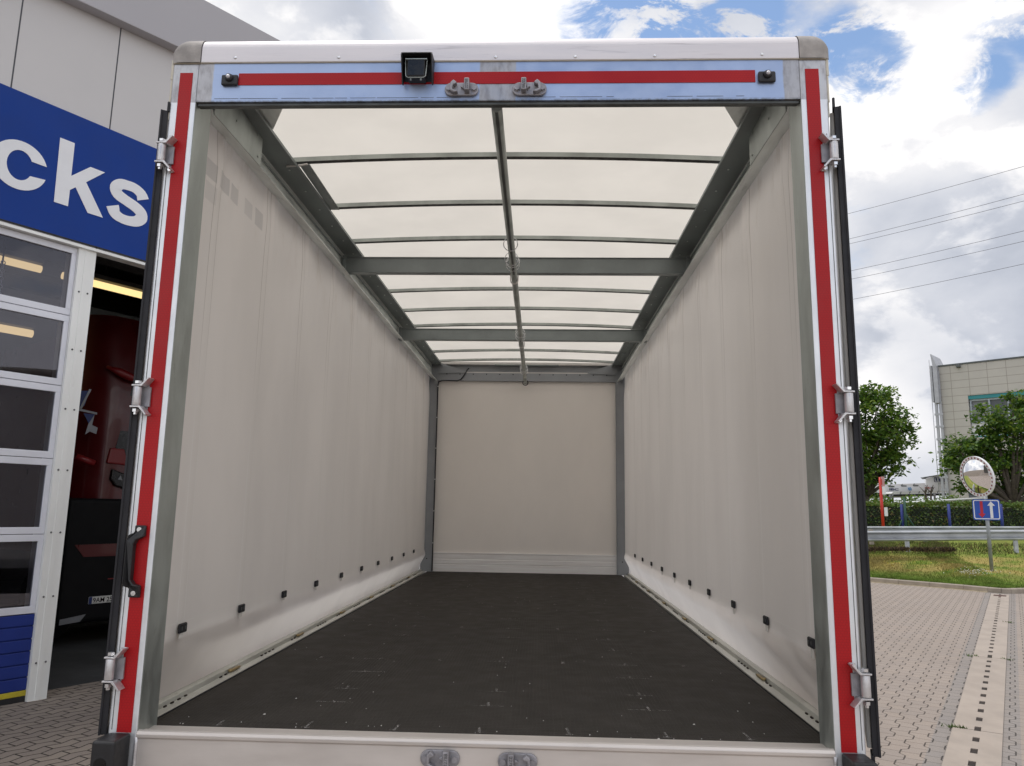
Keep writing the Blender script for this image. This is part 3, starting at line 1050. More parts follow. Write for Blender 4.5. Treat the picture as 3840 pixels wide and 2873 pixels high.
rows = [0.53, 0.76, 1.10, 1.42, 1.81, 2.18, 2.55, 3.0, 3.42, 3.9, 4.35, 4.9, 5.4, 5.9]
for i, y in enumerate(rows):
    for x in (-0.64, 0.0, 0.634):
        if random.random() < 0.93:
            scuff(x + random.uniform(-.012, .012), y + random.uniform(-.01, .01), random.uniform(0.045, 0.095), random.uniform(0.02, 0.06))
    if abs(y - 1.42) < .01 or abs(y - 2.55) < .01 or abs(y - 3.9) < .01:
        for x in (-0.95, -0.32, 0.32, 0.95):
            scuff(x, y, random.uniform(0.01, 0.03), random.uniform(0.02, 0.05), 0.005)
for x in (-0.96, -0.64, -0.32, -0.011, 0.309, 0.651, 0.94):
    scuff(x, 0.158, 0.016, random.uniform(0.04, 0.08), 0.003)
for _ in range(110):
    y = 0.13 + 5.5 * random.random() ** 2.2
    x = random.uniform(-1.18, 1.18)
    s = random.uniform(0.0009, 0.0026) * (1 if random.random() < 0.93 else 2)
    fl.add([(x - s, y - s * .6, 0.001), (x + s, y - s * .4, 0.001), (x + s * .7, y + s * .6, 0.0035), (x - s * .5, y + s * .5, 0.003)], [(0, 1, 2, 3)], 2)
fl.build("load_floor", [FLOOR, SCUFF, CHIP], T)
MB().box(-1.19, 1.19, 0.1127, 0.119, -0.02, 0.0022).build("floor_edge_seal", RUBBER, T)
for sg in (-1, 1):
    mb = MB().box(1.2122, 1.2165, 0.125, 7.03, -0.02, 0.0035)
    if sg < 0: mb.mirror()
    mb.build("floor_edge_seal", RUBBER, T)
    # side rail with lashing slots
    sp = [(1.217, -0.10), (1.217, 0.004), (1.246, 0.010), (1.248, 0.003), (1.258, 0.003), (1.262, 0.024), (1.278, 0.030), (1.300, 0.022), (1.300, -0.10)]
    rl = MB().prism(sp, 1, 0.141, 7.03)
    off = 0.0 if sg < 0 else -0.03
    for cy in (0.43, 1.47, 2.5, 3.5, 4.5, 5.5, 6.4):
        for j in range(4):
            yy = cy + off + (j - 1.5) * 0.058
            rl.box(1.2415, 1.2495, yy - 0.010, yy + 0.010, 0.0085, 0.0150, 1)
    ly = (1.02, 2.03, 3.05, 4.05, 5.05, 6.0) if sg < 0 else (1.12, 2.22, 3.1, 4.05, 5.05, 6.0)
    for y in ly:
        for j in (1, 2):
            rl.box(1.2415, 1.2495, y - 0.045 - j * 0.055 - 0.010, y - 0.045 - j * 0.055 + 0.010, 0.0085, 0.0150, 1)
    rl.mapv(lambda X, Y, Z: (X + 0.0045 * Y, Y, Z))
    if sg < 0: rl.mirror()
    o = rl.build("side_rail", [SIDEALU, HOLE], T, 0.0015, 1)
    for y in ly:
        k = MB().box(1.238, 1.254, y - 0.05, y + 0.06, 0.011, 0.021).cyl((1.246, y - 0.045, 0.012), (1.246, y - 0.045, 0.024), 0.011, 10)
        k.mapv(lambda X, Y, Z: (X + 0.0045 * Y, Y, Z))
        if sg < 0: k.mirror()
        k.build("lashing_ring", BRASS, o, 0.003, 2)


# side curtains
def curtain(sg):
    def sm(a, b, t):
        t = max(0, min(1, (t - a) / (b - a)))
        return t * t * (3 - 2 * t)

    ph = [random.uniform(0, 6.28) for _ in range(12)]

    def fn(u, v):
        y = 0.10 + 6.95 * u
        vv = v ** 0.8
        z = 2.47 + 0.012 * y - (2.45 + 0.012 * y) * v
        wide = 0.0045 * y
        x = 1.237 + wide
        x += 0.012 * sm(2.2, 2.42, z)
        if z < 0.285:
            q = (0.285 - z) / 0.265
            e0 = 0.6 + 0.4 * sm(0.1, 0.8, y)
            x += (0.066 * sm(0.28, 1.0, q) - 0.015 * math.exp(-((q - 0.27) / 0.17) ** 2) * sm(0.0, 0.15, q)) * e0
            x += 0.006 * math.sin(5.1 * y + ph[0]) * q * (1 - q) * 4 * 0.6
            # dimples below each strap
            d = abs(((y - 0.395 + 0.3075) % 0.615) - 0.3075)
            x += 0.011 * math.exp(-(d / 0.07) ** 2) * math.exp(-((q - 0.20) / 0.14) ** 2)
            if sg > 0:   # diagonal folds by the rear right corner
                for k, (y0, a, s) in enumerate(((0.42, 0.016, 1.0), (0.70, -0.012, 1.4), (1.10, 0.013, 1.8), (1.45, -0.006, 2.2))):
                    x += a * math.exp(-(((y - y0) + s * (q - 0.5) * 0.65) / 0.10) ** 2) * math.sin(math.pi * min(1, q))
            else:
                x += 0.008 * math.exp(-(((y - 0.6) - 0.5 * (q - 0.5)) / 0.14) ** 2) * math.sin(math.pi * min(1, q))
        else:
            # tension between straps
            d = ((y - 0.395) % 0.615) / 0.615
            x += 0.0025 * (math.sin(math.pi * d) ** 2) * sm(0.3, 0.8, z)
            # gathered pleats under the roof rail, by each strap
            top = sm(1.75, 2.42, z) ** 2
            dd_ = ((y - 0.395 + 0.3075) % 0.615) - 0.3075
            side = math.exp(-((dd_ - 0.05) / 0.10) ** 2)
            x -= 0.017 * top * side * (0.5 + 0.5 * math.sin(58 * y + ph[1] + 5 * math.sin(3 * y + z)))
            x += 0.003 * top * math.sin(17 * y + ph[2] + 1.8 * z)
            x += 0.0008 * math.sin(3.1 * y + ph[3] + 1.1 * z)
            # seam rib
            x -= 0.0016 * math.exp(-(dd_ / 0.024) ** 4)
        return (sg * x, y, z)
    mb = MB().grid(fn, 420, 96, 0, True, flip=(sg > 0))
    return mb.build("side_curtain", CURT_L if sg < 0 else CURT_R, T)


WEB = M("strap_webbing", (0.70, 0.68, 0.64), 0.7)
for sg in (-1, 1):
    cur = curtain(sg)
    for k in range(10):
        y = (0.393 + 0.608 * k + 0.0035 * k * k) if sg < 0 else (0.335 + 0.588 * k + 0.0037 * k * k)
        xx = 1.222 + 0.0045 * y
        z = 0.2965 if sg < 0 else 0.303
        b = MB().box(xx - 0.002, xx + 0.010, y - 0.032, y + 0.032, z - 0.019, z + 0.019)
        if sg < 0: b.mirror()
        bo = b.build("strap_buckle", RUBBER, cur, 0.010, 3)
        for y0_ in (y - 0.016, y + 0.012):
            sl2 = MB().box(xx - 0.0032, xx - 0.0015, y0_ - 0.004, y0_ + 0.004, z - 0.007, z + 0.007)
            if sg < 0: sl2.mirror()
            sl2.build("buckle_slot", DARKSEAL, bo)
        e = random.uniform(0.02, 0.042) if sg > 0 else random.uniform(0.012, 0.022)
        t_ = MB().add([(xx + 0.006, y - 0.020, z - 0.014), (xx + 0.006, y + 0.014, z - 0.014), (xx + 0.004, y + 0.010, z - 0.018 - e), (xx + 0.004, y - 0.024, z - 0.018 - e)], [(0, 1, 2, 3)])
        if sg < 0: t_.mirror()
        t_.build("strap_tail", WEB, cur, solid=0.0015)

# longitudinal roof rails
for sg in (-1, 1):
    pr = [(1.168, 2.385), (1.242, 2.408), (1.2435, 2.545), (1.098, 2.545), (1.098, 2.528), (1.102, 2.528), (1.102, 2.539), (1.236, 2.539), (1.235, 2.414), (1.170, 2.394)]
    mb = MB().prism(pr, 1, 0.052, 7.05, [0, 0, 0, 0, 0, 1, 1, 1, 1, 0, 0, 0])
    mb.box(1.222, 1.2355, 0.70, 7.05, 2.500, 2.503, 1)
    for i in range(22):
        y = 0.95 + 0.28 * i
        mb.hexa((1.232, y, 2.45), (-1, 0, 0), 0.008, 0.006).hexa((1.16, y + 0.1, 2.5385), (0, 0, -1), 0.006, 0.005)
    mb.mapv(lambda X, Y, Z: (X + 0.002 * Y, Y, Z + Y * (0.009 + (Z - 2.385) / 0.16 * 0.009)))
    if sg < 0: mb.mirror()
    mb.build("roof_rail", [RAIL, BEAM], T, 0.0015, 1)
    pl = [(0.145, 2.372), (0.665, 2.389), (0.665, 2.533), (0.145, 2.548)]
    k = MB().prism(pl, 0, 1.163, 1.1672)
    for (y, z) in ((0.24, 2.52), (0.36, 2.46), (0.60, 2.52), (0.62, 2.42)):
        k.hexa((1.163, y, z), (-1, 0, 0), 0.006, 0.004)
    k.hexa((1.163, 0.19, 2.49), (-1, 0, 0), 0.013, 0.012)
    if sg < 0: k.mirror()
    k.build("stiffener_plate", GALV, T, 0.001, 1)
    g = MB().prism([(0.96 if sg < 0 else 0.985, 0.14), (1.24, 0.14), (1.24, 0.69), (1.18, 0.66), (1.098, 0.62), (0.974, 0.408)] if sg < 0 else
                   [(0.93, 0.14), (1.24, 0.14), (1.24, 0.69), (1.18, 0.67), (1.115, 0.65), (0.98, 0.408)], 2, 2.5595, 2.5635)
    if sg < 0: g.mirror()
    g.build("corner_gusset", RAIL, T)

ep = MB().box(-1.102, -1.045, 1.02, 1.63, 2.572, 2.576)
for i in range(9):
    ep.cyl((-1.055, 1.06 + i * 0.066, 2.572), (-1.055, 1.06 + i * 0.066, 2.5695), 0.004, 6)
ep.build("edge_plate", BEAM, T)
MB().tube([(-1.16, 0.99, 2.548), (-1.13, 1.0, 2.556), (-1.09, 1.005, 2.560), (-1.05, 1.0, 2.566)], 0.006, 6).build("edge_plate_lip", WHITEP, T)
# roof tarpaulin: nearly flat, folded down over the rails at both sides
def roof_z(x, y):
    return ze(y) - 0.028 * (x / 1.14) ** 2


def tarp(u, v):
    y = 0.24 + 6.97 * v
    sag = 0.005 * math.sin(math.pi * (y - 0.4) / 0.632) ** 2 + 0.003
    q = (u - 0.5) * 2
    if abs(q) > 0.94:
        return (math.copysign(1.262 + 0.002 * y, q), y, roof_z(1.26, y) + 0.003 - (abs(q) - 0.94) / 0.06 * 0.11)
    x = q / 0.94 * 1.258
    return (x, y, roof_z(x, y) + sag)


MB().grid(tarp, 100, 130, 0, True).build("roof_tarpaulin", ROOFT, T)
# roof bows
for y in (1.035, 1.671, 2.301, 3.567, 4.234, 4.886, 6.238, 6.85):
    bm = MB()
    n = 30
    ring = []
    for i in range(n + 1):
        x = -1.235 + 2.47 * i / n
        z = roof_z(x, y) - 0.001
        ring.append((x, z))
    v = []
    for (x, z) in ring:
        v += [(x, y, z), (x, y, z - 0.025), (x, y + 0.012, z - 0.026), (x, y + 0.0125, z - 0.020), (x, y + 0.018, z - 0.020), (x, y + 0.0185, z - 0.026), (x, y + 0.032, z - 0.026), (x, y + 0.032, z)]
    f = []
    for i in range(n):
        for j in range(8):
            f.append((i * 8 + j, i * 8 + (j + 1) % 8, (i + 1) * 8 + (j + 1) % 8, (i + 1) * 8 + j))
    bm.add(v, f, [1 if q % 8 in (1, 2, 3, 4, 5) else 0 for q in range(len(f))])  # underside faces take the dark material: shade painted onto the bow
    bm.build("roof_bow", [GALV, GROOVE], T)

# two cross beams carrying the centre pole
for y, zb in ((2.43, 2.432), (4.60, 2.44)):
    dz = zb - 2.432
    bm = MB().box(-1.225, 1.225, y, y + 0.005, zb, zb + 0.114).box(-1.225, 1.225, y + 0.005, y + 0.05, zb + 0.109, zb + 0.114).box(-1.225, 1.225, y + 0.005, y + 0.05, zb, zb + 0.005)
    bm.box(-1.225, 1.225, y - 0.012, y, zb + 0.110, zb + 0.1145).box(-1.225, 1.225, y - 0.012, y, zb - 0.001, zb + 0.004)
    bo = bm.build("cross_beam", BEAM, T, 0.001, 1)
    for sg in (-1, 1):
        e = MB().box(1.205, 1.2295, y - 0.018, y + 0.05, zb - 0.006, zb + 0.124)
        e.prism([(1.228, y - 0.016), (1.228, y + 0.05), (1.06, y + 0.05), (1.06, y + 0.035)], 2, zb + 0.1155, zb + 0.120)
        e.hexa((1.217, y - 0.018, zb + 0.105), (0, -1, 0), 0.010, 0.010).hexa((1.217, y - 0.018, zb + 0.022), (0, -1, 0), 0.010, 0.010)
        if sg < 0: e.mirror()
        e.build("beam_bracket", BEAM, bo, 0.001, 1)
    # U clamp that holds the pole
    zp = 2.392 + 0.005 * y - 0.014
    u_ = [(0.030, zb + 0.02), (0.030, zp)] + [(0.030 * math.cos(R(a)), zp + 0.030 * math.sin(R(a))) for a in range(0, -181, -20)] + [(-0.030, zp), (-0.030, zb + 0.02)]
    iu = [(p[0] * 0.80, p[1] + (0.004 if p[1] < zp else 0)) for p in u_]
    MB().prism(u_ + iu[::-1], 1, y + 0.012, y + 0.040).mapv(lambda X, Y, Z: (X - 0.003, Y, Z)).build("pole_clamp", WHITEP, bo)

# centre pole and its rings
p0, p1 = Vector((0.004, 0.125, 2.388)), Vector((-0.012, 7.03, 2.428))
pm = MB()
nn = 18
for i in range(nn):
    a, b = p0.lerp(p1, i / nn), p0.lerp(p1, (i + 1) / nn)
    pm.tube([a, b], 0.0225, 16, 0, i in (0, nn - 1))
# slot along the underside
pm.box(-0.0065, 0.0065, 0.13, 2.30, -0.0236, -0.0222, 1)
pm.mapv(lambda X, Y, Z: (X, Y, Z) if Z > 1 else (X + p0.x + (p1.x - p0.x) * (Y - p0.y) / (p1.y - p0.y), Y, Z + p0.z + (p1.z - p0.z) * (Y - p0.y) / (p1.y - p0.y)))
pole = pm.build("centre_pole", [GALV, DARKSEAL], T)
for y, tilt, dx in ((1.69, 0.15, 0), (1.97, 0.1, -0.004), (2.03, -0.2, 0.003), (2.09, 0.3, 0.0), (4.07, 0.1, 0.0), (4.13, -0.25, 0.003), (4.20, 0.2, -0.003), (4.26, 0.0, 0.0), (5.86, 0.1, 0.0), (5.93, -0.2, 0.0),
                    (6.00, 0.25, 0.002), (6.09, 0.0, 0.0)):
    c = p0.lerp(p1, (y - p0.y) / (p1.y - p0.y))
    MB().torus((c.x + dx, c.y, c.z - 0.0185), (dx * 20, 1, tilt), 0.043, 0.0026, 28, 6).build("hanging_ring", CHROME, pole)
MB().torus((p1.x, 7.0, p1.z - 0.005), (0, 1, 0.1), 0.034, 0.006, 20, 6).build("pole_end_clamp", BLACK, pole)

# front end
MB().box(-1.170, 1.170, 7.10, 7.14, 0.2395, 2.46).build("front_wall", PANEL, T)
kp = [(7.11, 0.0), (7.088, 0.0), (7.088, 0.085), (7.094, 0.088), (7.094, 0.096), (7.085, 0.10), (7.085, 0.150), (7.092, 0.153), (7.092, 0.164), (7.087, 0.168), (7.087, 0.222), (7.080, 0.226), (7.080, 0.239), (7.11, 0.239)]
MB().prism(kp, 0, -1.169, 1.169).build("kickboard", KICK, T)
for sg in (-1, 1):
    mb = MB().box(1.1695, 1.315, 7.045, 7.14, 0.0, 2.449).box(1.2365, 1.315, 7.05, 7.14, 2.449, 2.69).box(1.1655, 1.1695, 7.03, 7.14, 0.0, 2.449)
    mb.cyl((1.235, 7.0448, 0.16), (1.235, 7.043, 0.16), 0.008, 8, 1)
    if sg < 0: mb.mirror()
    mb.build("front_post", [BLUEGREY, HOLE], T, 0.002, 1)
fb = MB().box(-1.235, 1.235, 7.045, 7.10, 2.4505, 2.556)
for i in range(13):
    fb.cyl((-1.05 + i * 0.175, 7.0455, 2.538), (-1.05 + i * 0.175, 7.040, 2.538), 0.008, 8, 1)
fb.build("front_beam", [BLUEGREY, RUBBER], T, 0.001, 1)
MB().box(-1.25, 1.25, 7.105, 7.14, 2.4605, 2.70).build("front_fascia", BLUEGREY, T)
MB().box(-1.19, 1.19, 7.06, 7.104, 2.557, 2.572).build("front_trim", WHITEP, T)
MB().box(-1.19, 1.19, 7.04, 7.104, 2.668, 2.700).build("front_trim", WHITEP, T)
MB().box(-0.42, 0.42, 7.02, 7.06, 2.655, 2.667).build("front_trim", BEAM, T)
for sg in (-1, 1):
    g = MB().prism([(1.255, 2.695), (1.15, 2.690), (0.80, 2.574), (0.80, 2.558), (1.165, 2.540), (1.165, 2.40), (1.185, 2.385), (1.255, 2.46)], 1, 7.028, 7.034)
    if sg < 0: g.mirror()
    g.build("front_gusset", BLUEGREY, T)
cab = [(-1.158, 7.02, 0.01 + 0.12 * i) for i in range(20)] + [(-1.157, 7.02, 2.38), (-1.15, 7.02, 2.425), (-1.11, 7.02, 2.444), (-1.02, 7.02, 2.446), (-0.91, 7.02, 2.443), (-0.86, 7.02, 2.46), (-0.82, 7.03, 2.52), (-0.79, 7.04, 2.58), (-0.76, 7.05, 2.62)]
MB().tube(cab, 0.008, 8).build("wiring_cable", RUBBER, T)
cl_ = MB()
for z in (0.35, 0.75, 1.15, 1.55, 1.95, 2.36):
    cl_.box(-1.168, -1.142, 7.008, 7.026, z, z + 0.012)
cl_.build("cable_clip", HINGE, T)

# rear doors folded back along the sides
for sg in (-1, 1):
    d = MB().box(1.2785, 1.2925 if sg > 0 else 1.288, 0.03, 1.24, 0.02, 2.30)
    if sg < 0: d.mirror()
    do = d.build("rear_door", DOORSKIN, T, 0.003, 2)
    piv = Matrix.Translation((sg * 1.2785, 0, 0)) @ Matrix.Rotation(-sg * R(20.5 if sg > 0 else 25), 4, "Z") @ Matrix.Translation((-sg * 1.2785, 0, 0))
    do.matrix_world = piv
    xs = (1.2935, 1.3165) if sg > 0 else (1.279, 1.303)
    k = MB().box(xs[0], xs[1], -0.004, 1.262, 0.004, 2.304)
    k.box(xs[1] - 0.006, xs[1] + 0.0015, -0.010, 0.012, 0.004, 2.302)
    k.prism([(-0.006, 2.30), (0.10, 2.30), (0.02, 2.322), (-0.006, 2.342)], 0, xs[0] - 0.006, xs[0] + 0.004)
    k.prism([(-0.004, 0.006), (0.08, 0.006), (0.02, -0.005), (-0.004, -0.020)], 0, xs[0] - 0.006, xs[0] + 0.006)
    if sg < 0: k.mirror()
    k.build("door_gasket", RUBBER, do, 0.002, 2)

# under the body: chassis and wheels (hidden below the frame of the photograph)
TYRE = M("tyre_rubber", (0.02, 0.02, 0.02), 0.8)
MB().box(-1.16, 1.16, 0.15, 7.05, -0.24, -0.05).box(-0.45, -0.37, 0.2, 7.6, -0.52, -0.24).box(0.37, 0.45, 0.2, 7.6, -0.52, -0.24).build("chassis", BLACK, T)
for sg in (-1, 1):
    for y in (1.9, 5.9):
        k = MB()
        x0, x1 = sg * 0.84, sg * 1.14
        k.tube([(x0, y, -0.62), (x0 + sg * 0.03, y, -0.62), (x1 - sg * 0.03, y, -0.62), (x1, y, -0.62)], [0.42, 0.478, 0.478, 0.42], 36)
        o = k.build("wheel", TYRE, T)
        MB().tube([(x1, y, -0.62), (x1 + sg * 0.004, y, -0.62)], [0.28, 0.26], 24).cyl((x1, y, -0.62), (x1 + sg * 0.03, y, -0.62), 0.10, 16).build("rim", HINGE, o)

# ------------------------------------------------------------------ workshop building on the left
WO = Vector((-4.66393632, 4.77289185, G))
WN = Vector((math.cos(WALL_T), -math.sin(WALL_T), 0))
WM = Matrix(((WALL_D.x, -WN.x, 0, WO.x), (WALL_D.y, -WN.y, 0, WO.y), (0, 0, 1, WO.z), (0, 0, 0, 1)))
# local axes: x along the wall (away from camera), y into the building, z up
B = empty("workshop_building", mw=WM)
tag(B, "grey panelled workshop with a windowed white sectional door, left of the truck", "building")


def joints_fx(ts):
    def fx(t, c, b):
        co = t.n("ShaderNodeTexCoord").outputs["Object"]
        s = t.sep(co)
        for x_ in ts:
            c = t.mix(t.step(t.math("ABSOLUTE", t.math("SUBTRACT", s[0], x_)), 0.006, 0.009, 1, 0), c, (0.06, 0.06, 0.07))
        return c
    return fx


WALLP = M("cladding_panel", (0.60, 0.585, 0.585), 0.5, 0.1, 0.03, 0.8, extra=joints_fx([-4.85, -3.85, -2.85, -1.85, -0.85, 0.14, 1.14, 2.14, 3.14, 4.14]))
FASC = M("fascia_sheet", (0.44, 0.43, 0.455), 0.5, 0.15, 0.03, 1)
JAMB = M("jamb_white", (0.86, 0.865, 0.84), 0.45, 0.05, 0.05, 3, stretch=(1, 1, 0.3), spots=0.1, spotcol=(0.4, 0.35, 0.3))
FRAME = M("door_frame_white", (0.76, 0.77, 0.83), 0.4, 0.1, 0.04, 3)
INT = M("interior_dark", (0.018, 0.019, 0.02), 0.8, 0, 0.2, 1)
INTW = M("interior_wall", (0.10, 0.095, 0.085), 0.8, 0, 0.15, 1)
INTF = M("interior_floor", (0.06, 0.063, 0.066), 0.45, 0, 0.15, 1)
SIGNB = M("sign_blue", (0.008, 0.045, 0.26), 0.55, 0, 0.05, 2, spec=0.2)
DOORB = M("door_blue", (0.010, 0.030, 0.21), 0.5, 0, 0.06, 3)
YEL = M("yellow_seal", (0.52, 0.42, 0.03), 0.6, 0, 0.15, 12, spots=0.4, spotcol=(0.12, 0.10, 0.05))
LETTER = M("letter_white", (0.84, 0.85, 0.88), 0.5, 0, 0.03, 3)


def glass(name, tint, refl=0.5):
    mt = bpy.data.materials.new(name)
    mt.use_nodes = True
    t = NT(mt.node_tree)
    tr = t.n("ShaderNodeBsdfTransparent"); tr.inputs[0].default_value = (*tint, 1)
    gl = t.n("ShaderNodeBsdfGlossy"); gl.inputs["Roughness"].default_value = 0.015
    gl.inputs[0].default_value = (0.85, 0.85, 0.92, 1)
    fr = t.n("ShaderNodeFresnel"); fr.inputs[0].default_value = 1.5
    f = t.math("ADD", t.math("MULTIPLY", fr.outputs[0], 1.1), refl, clamp=True)
    mx = t.n("ShaderNodeMixShader")
    t.put(mx.inputs[0], f)
    t.t.links.new(tr.outputs[0], mx.inputs[1]); t.t.links.new(gl.outputs[0], mx.inputs[2])
    t.t.links.new(mx.outputs[0], t.n("ShaderNodeOutputMaterial").inputs[0])
    return mt


PANE = glass("door_glass", (0.72, 0.73, 0.80), 0.02)
MB().box(-14, 15, 0.03, 0.20, 4.575, 7.6).build("wall", WALLP, B)
MB().box(-14, -4.70, 0.03, 0.20, 0, 4.575).build("wall", WALLP, B)
MB().box(4.3, 15, 0.03, 0.20, 0, 4.575).build("wall", WALLP, B)
f = MB().box(-14, 15, -0.12, 0.25, 7.20, 7.97)
f.mapv(lambda X, Y, Z: (X, Y, Z + 0.083 * X))
f.build("roof_fascia", FASC, B, 0.005, 1)
MB().box(-4.7, 4.3, -0.03, 0.10, 4.540, 4.569).build("door_lintel", JAMB, B)
MB().box(-4.7, 4.3, 0.005, 0.20, 4.5695, 4.5745).build("lintel_shadow_gap", FRAME, B)
jm = MB().box(-0.042, 0.135, 0.0, 0.28, 0.0, 4.539)
jm.box(0.022, 0.062, -0.006, 0.0, 0.0, 4.50)
for z in np.arange(0.35, 4.5, 0.62):
    for x_ in (0.0, 0.088):
        jm.sphere((x_, -0.002, float(z)), 0.010, 8, 5, 1)
jm.build("door_jamb", [JAMB, GROOVE], B)
# interior
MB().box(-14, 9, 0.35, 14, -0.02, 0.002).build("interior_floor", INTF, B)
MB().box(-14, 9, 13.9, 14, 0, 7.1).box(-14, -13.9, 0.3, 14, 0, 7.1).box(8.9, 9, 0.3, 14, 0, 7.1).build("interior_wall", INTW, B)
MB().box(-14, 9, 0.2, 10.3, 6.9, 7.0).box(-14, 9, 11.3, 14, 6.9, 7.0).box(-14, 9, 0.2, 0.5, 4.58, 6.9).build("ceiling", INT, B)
SKYL = fabric("skylight_sheet", (0.85, 0.84, 0.80), 0.8, None, 0)
MB().box(-14, 9, 10.32, 11.28, 6.97, 6.98).build("skylight", SKYL, B)
bars = MB()
for x_ in np.arange(-13, 9, 1.0):
    bars.box(float(x_), float(x_) + 0.07, 10.3, 11.3, 6.86, 6.96)
for y_ in (2.5, 4.5, 6.3, 8.5, 10.1, 11.35):
    bars.box(-14, 9, y_, y_ + 0.18, 6.55, 6.85)
bars.build("ceiling_beam", INT, B)

# sectional door with windows
SD = MB()
rails = [(4.539, 4.47), (3.875, 3.735), (3.135, 2.995), (2.39, 2.25), (1.642, 1.505), (0.885, 0.815)]
dy0, dy1 = 0.038, 0.085
SD.box(-4.6, -0.0435, dy0, dy1, 0.0, 0.06, 3)
SD.box(-4.6, -0.0435, dy0 - 0.004, dy1, 0.055, 0.104, 2)
zz_ = [0.104, 0.225, 0.345, 0.465, 0.58, 0.70, 0.815]
for a, b in zip(zz_[:-1], zz_[1:]):
    SD.box(-4.6, -0.0435, dy0, dy1, a + 0.006, b - 0.006, 1)
    SD.box(-4.6, -0.0435, dy0 + 0.014, dy1, a - 0.006, a + 0.006, 1)
sdo = SD.build("sectional_door", [FRAME, DOORB, YEL, BLACK], B, 0.003, 1)
cols = [(-4.6, -4.52), (-2.46, -2.34), (-0.092, -0.0435)]
for i in range(5):
    zt, zb = rails[i][1], rails[i + 1][0]
    mid_t = (rails[i][0] + rails[i][1]) / 2 if i else rails[i][0]
    mid_b = (rails[i + 1][0] + rails[i + 1][1]) / 2 if i < 4 else rails[i + 1][1]
    fr = MB().box(-4.6, -0.0435, dy0, dy1, zt, mid_t - 0.003).box(-4.6, -0.0435, dy0, dy1, mid_b + 0.003, zb)
    for a, b in cols:
        fr.box(a, b, dy0, dy1, zb, zt)
    fo = fr.build("window_frame", FRAME, sdo, 0.003, 1)
    for a, b in ((-4.52, -2.46), (-2.34, -0.092)):
        MB().box(a, b, dy0 + 0.02, dy0 + 0.026, zb, zt).build("pane", PANE, sdo)
MB().box(-4.6, -0.0435, dy0 + 0.012, dy1 - 0.01, 0.815, 0.818).build("panel_gap", BLACK, sdo)

# sign board
SG = empty("sign_board", mw=WM)
tag(SG, "long dark blue fascia sign board with large white letters above the workshop doors", "sign")
MB().box(-13, 4.4, 0.0, 0.029, 4.607, 5.963).build("board", SIGNB, SG)
MB().box(-13, 4.4, 0.001, 0.028, 4.598, 4.6065).build("board_edge", BLACK, SG)


def outline_c():
    cx, cz, rx, rz, ix, iz = -0.695, 5.203, 0.255, 0.252, 0.118, 0.155
    out = [(cx + rx * math.cos(R(a)), cz + rz * math.sin(R(a))) for a in np.linspace(17.5, 342.5 + 3, 40)]
    inn = [(cx + ix * math.cos(R(a)), cz + iz * math.sin(R(a))) for a in np.linspace(330, 30, 36)]
    return out + inn


def ribbon(pts, wid, n=60):
    P = [Vector(p) for p in pts]
    P = [P[0] * 2 - P[1]] + P + [P[-1] * 2 - P[-2]]
    L, Rr = [], []
    k = len(pts) - 1
    for i in range(n + 1):
        u = i / n * k
        j = min(int(u), k - 1)
        t = u - j
        a, b, c, d = P[j:j + 4]
        q = 0.5 * ((2 * b) + (c - a) * t + (2 * a - 5 * b + 4 * c - d) * t * t + (3 * b - a - 3 * c + d) * t ** 3)
        dq = 0.5 * ((c - a) + 2 * (2 * a - 5 * b + 4 * c - d) * t + 3 * (3 * b - a - 3 * c + d) * t * t)
        nn_ = Vector((-dq.y, dq.x)).normalized()
        w_ = wid[j] * (1 - t) + wid[j + 1] * t
        L.append(tuple(q + nn_ * w_)); Rr.append(tuple(q - nn_ * w_))
    return L + Rr[::-1]


MB().prism(outline_c(), 1, -0.006, -0.001).build("letter", LETTER, SG)
MB().prism([(-.36, 5.646), (-.214, 5.646), (-.21, 5.279), (-.03, 5.452), (.126, 5.45), (-.056, 5.267), (.157, 4.94), (-.005, 4.94), (-.154, 5.173), (-.207, 5.123), (-.207, 4.942), (-.345, 4.942)][::-1], 1, -0.006, -0.001).build("letter", LETTER, SG)
spn = [(.163, .098), (.135, .155), (.06, .196), (-.025, .2), (-.105, .185), (-.152, .125), (-.125, .062), (-.03, .022), (.08, -.015), (.152, -.062), (.163, -.12), (.115, -.175), (.03, -.2), (-.06, -.198), (-.132, -.165), (-.168, -.090)]
wds = [.070, .062, .056, .055, .058, .066, .064, .060, .062, .066, .068, .060, .054, .054, .062, .072]
s_ol = ribbon([(p[0] + 0.412, p[1] + 5.2) for p in spn], wds)
sm_ = MB()
h_ = len(s_ol) // 2
Lp, Rp = s_ol[:h_], s_ol[h_:][::-1]
for i in range(h_ - 1):
    sm_.prism([Lp[i], Lp[i + 1], Rp[i + 1], Rp[i]], 1, -0.006, -0.001)
sm_.build("letter", LETTER, SG)

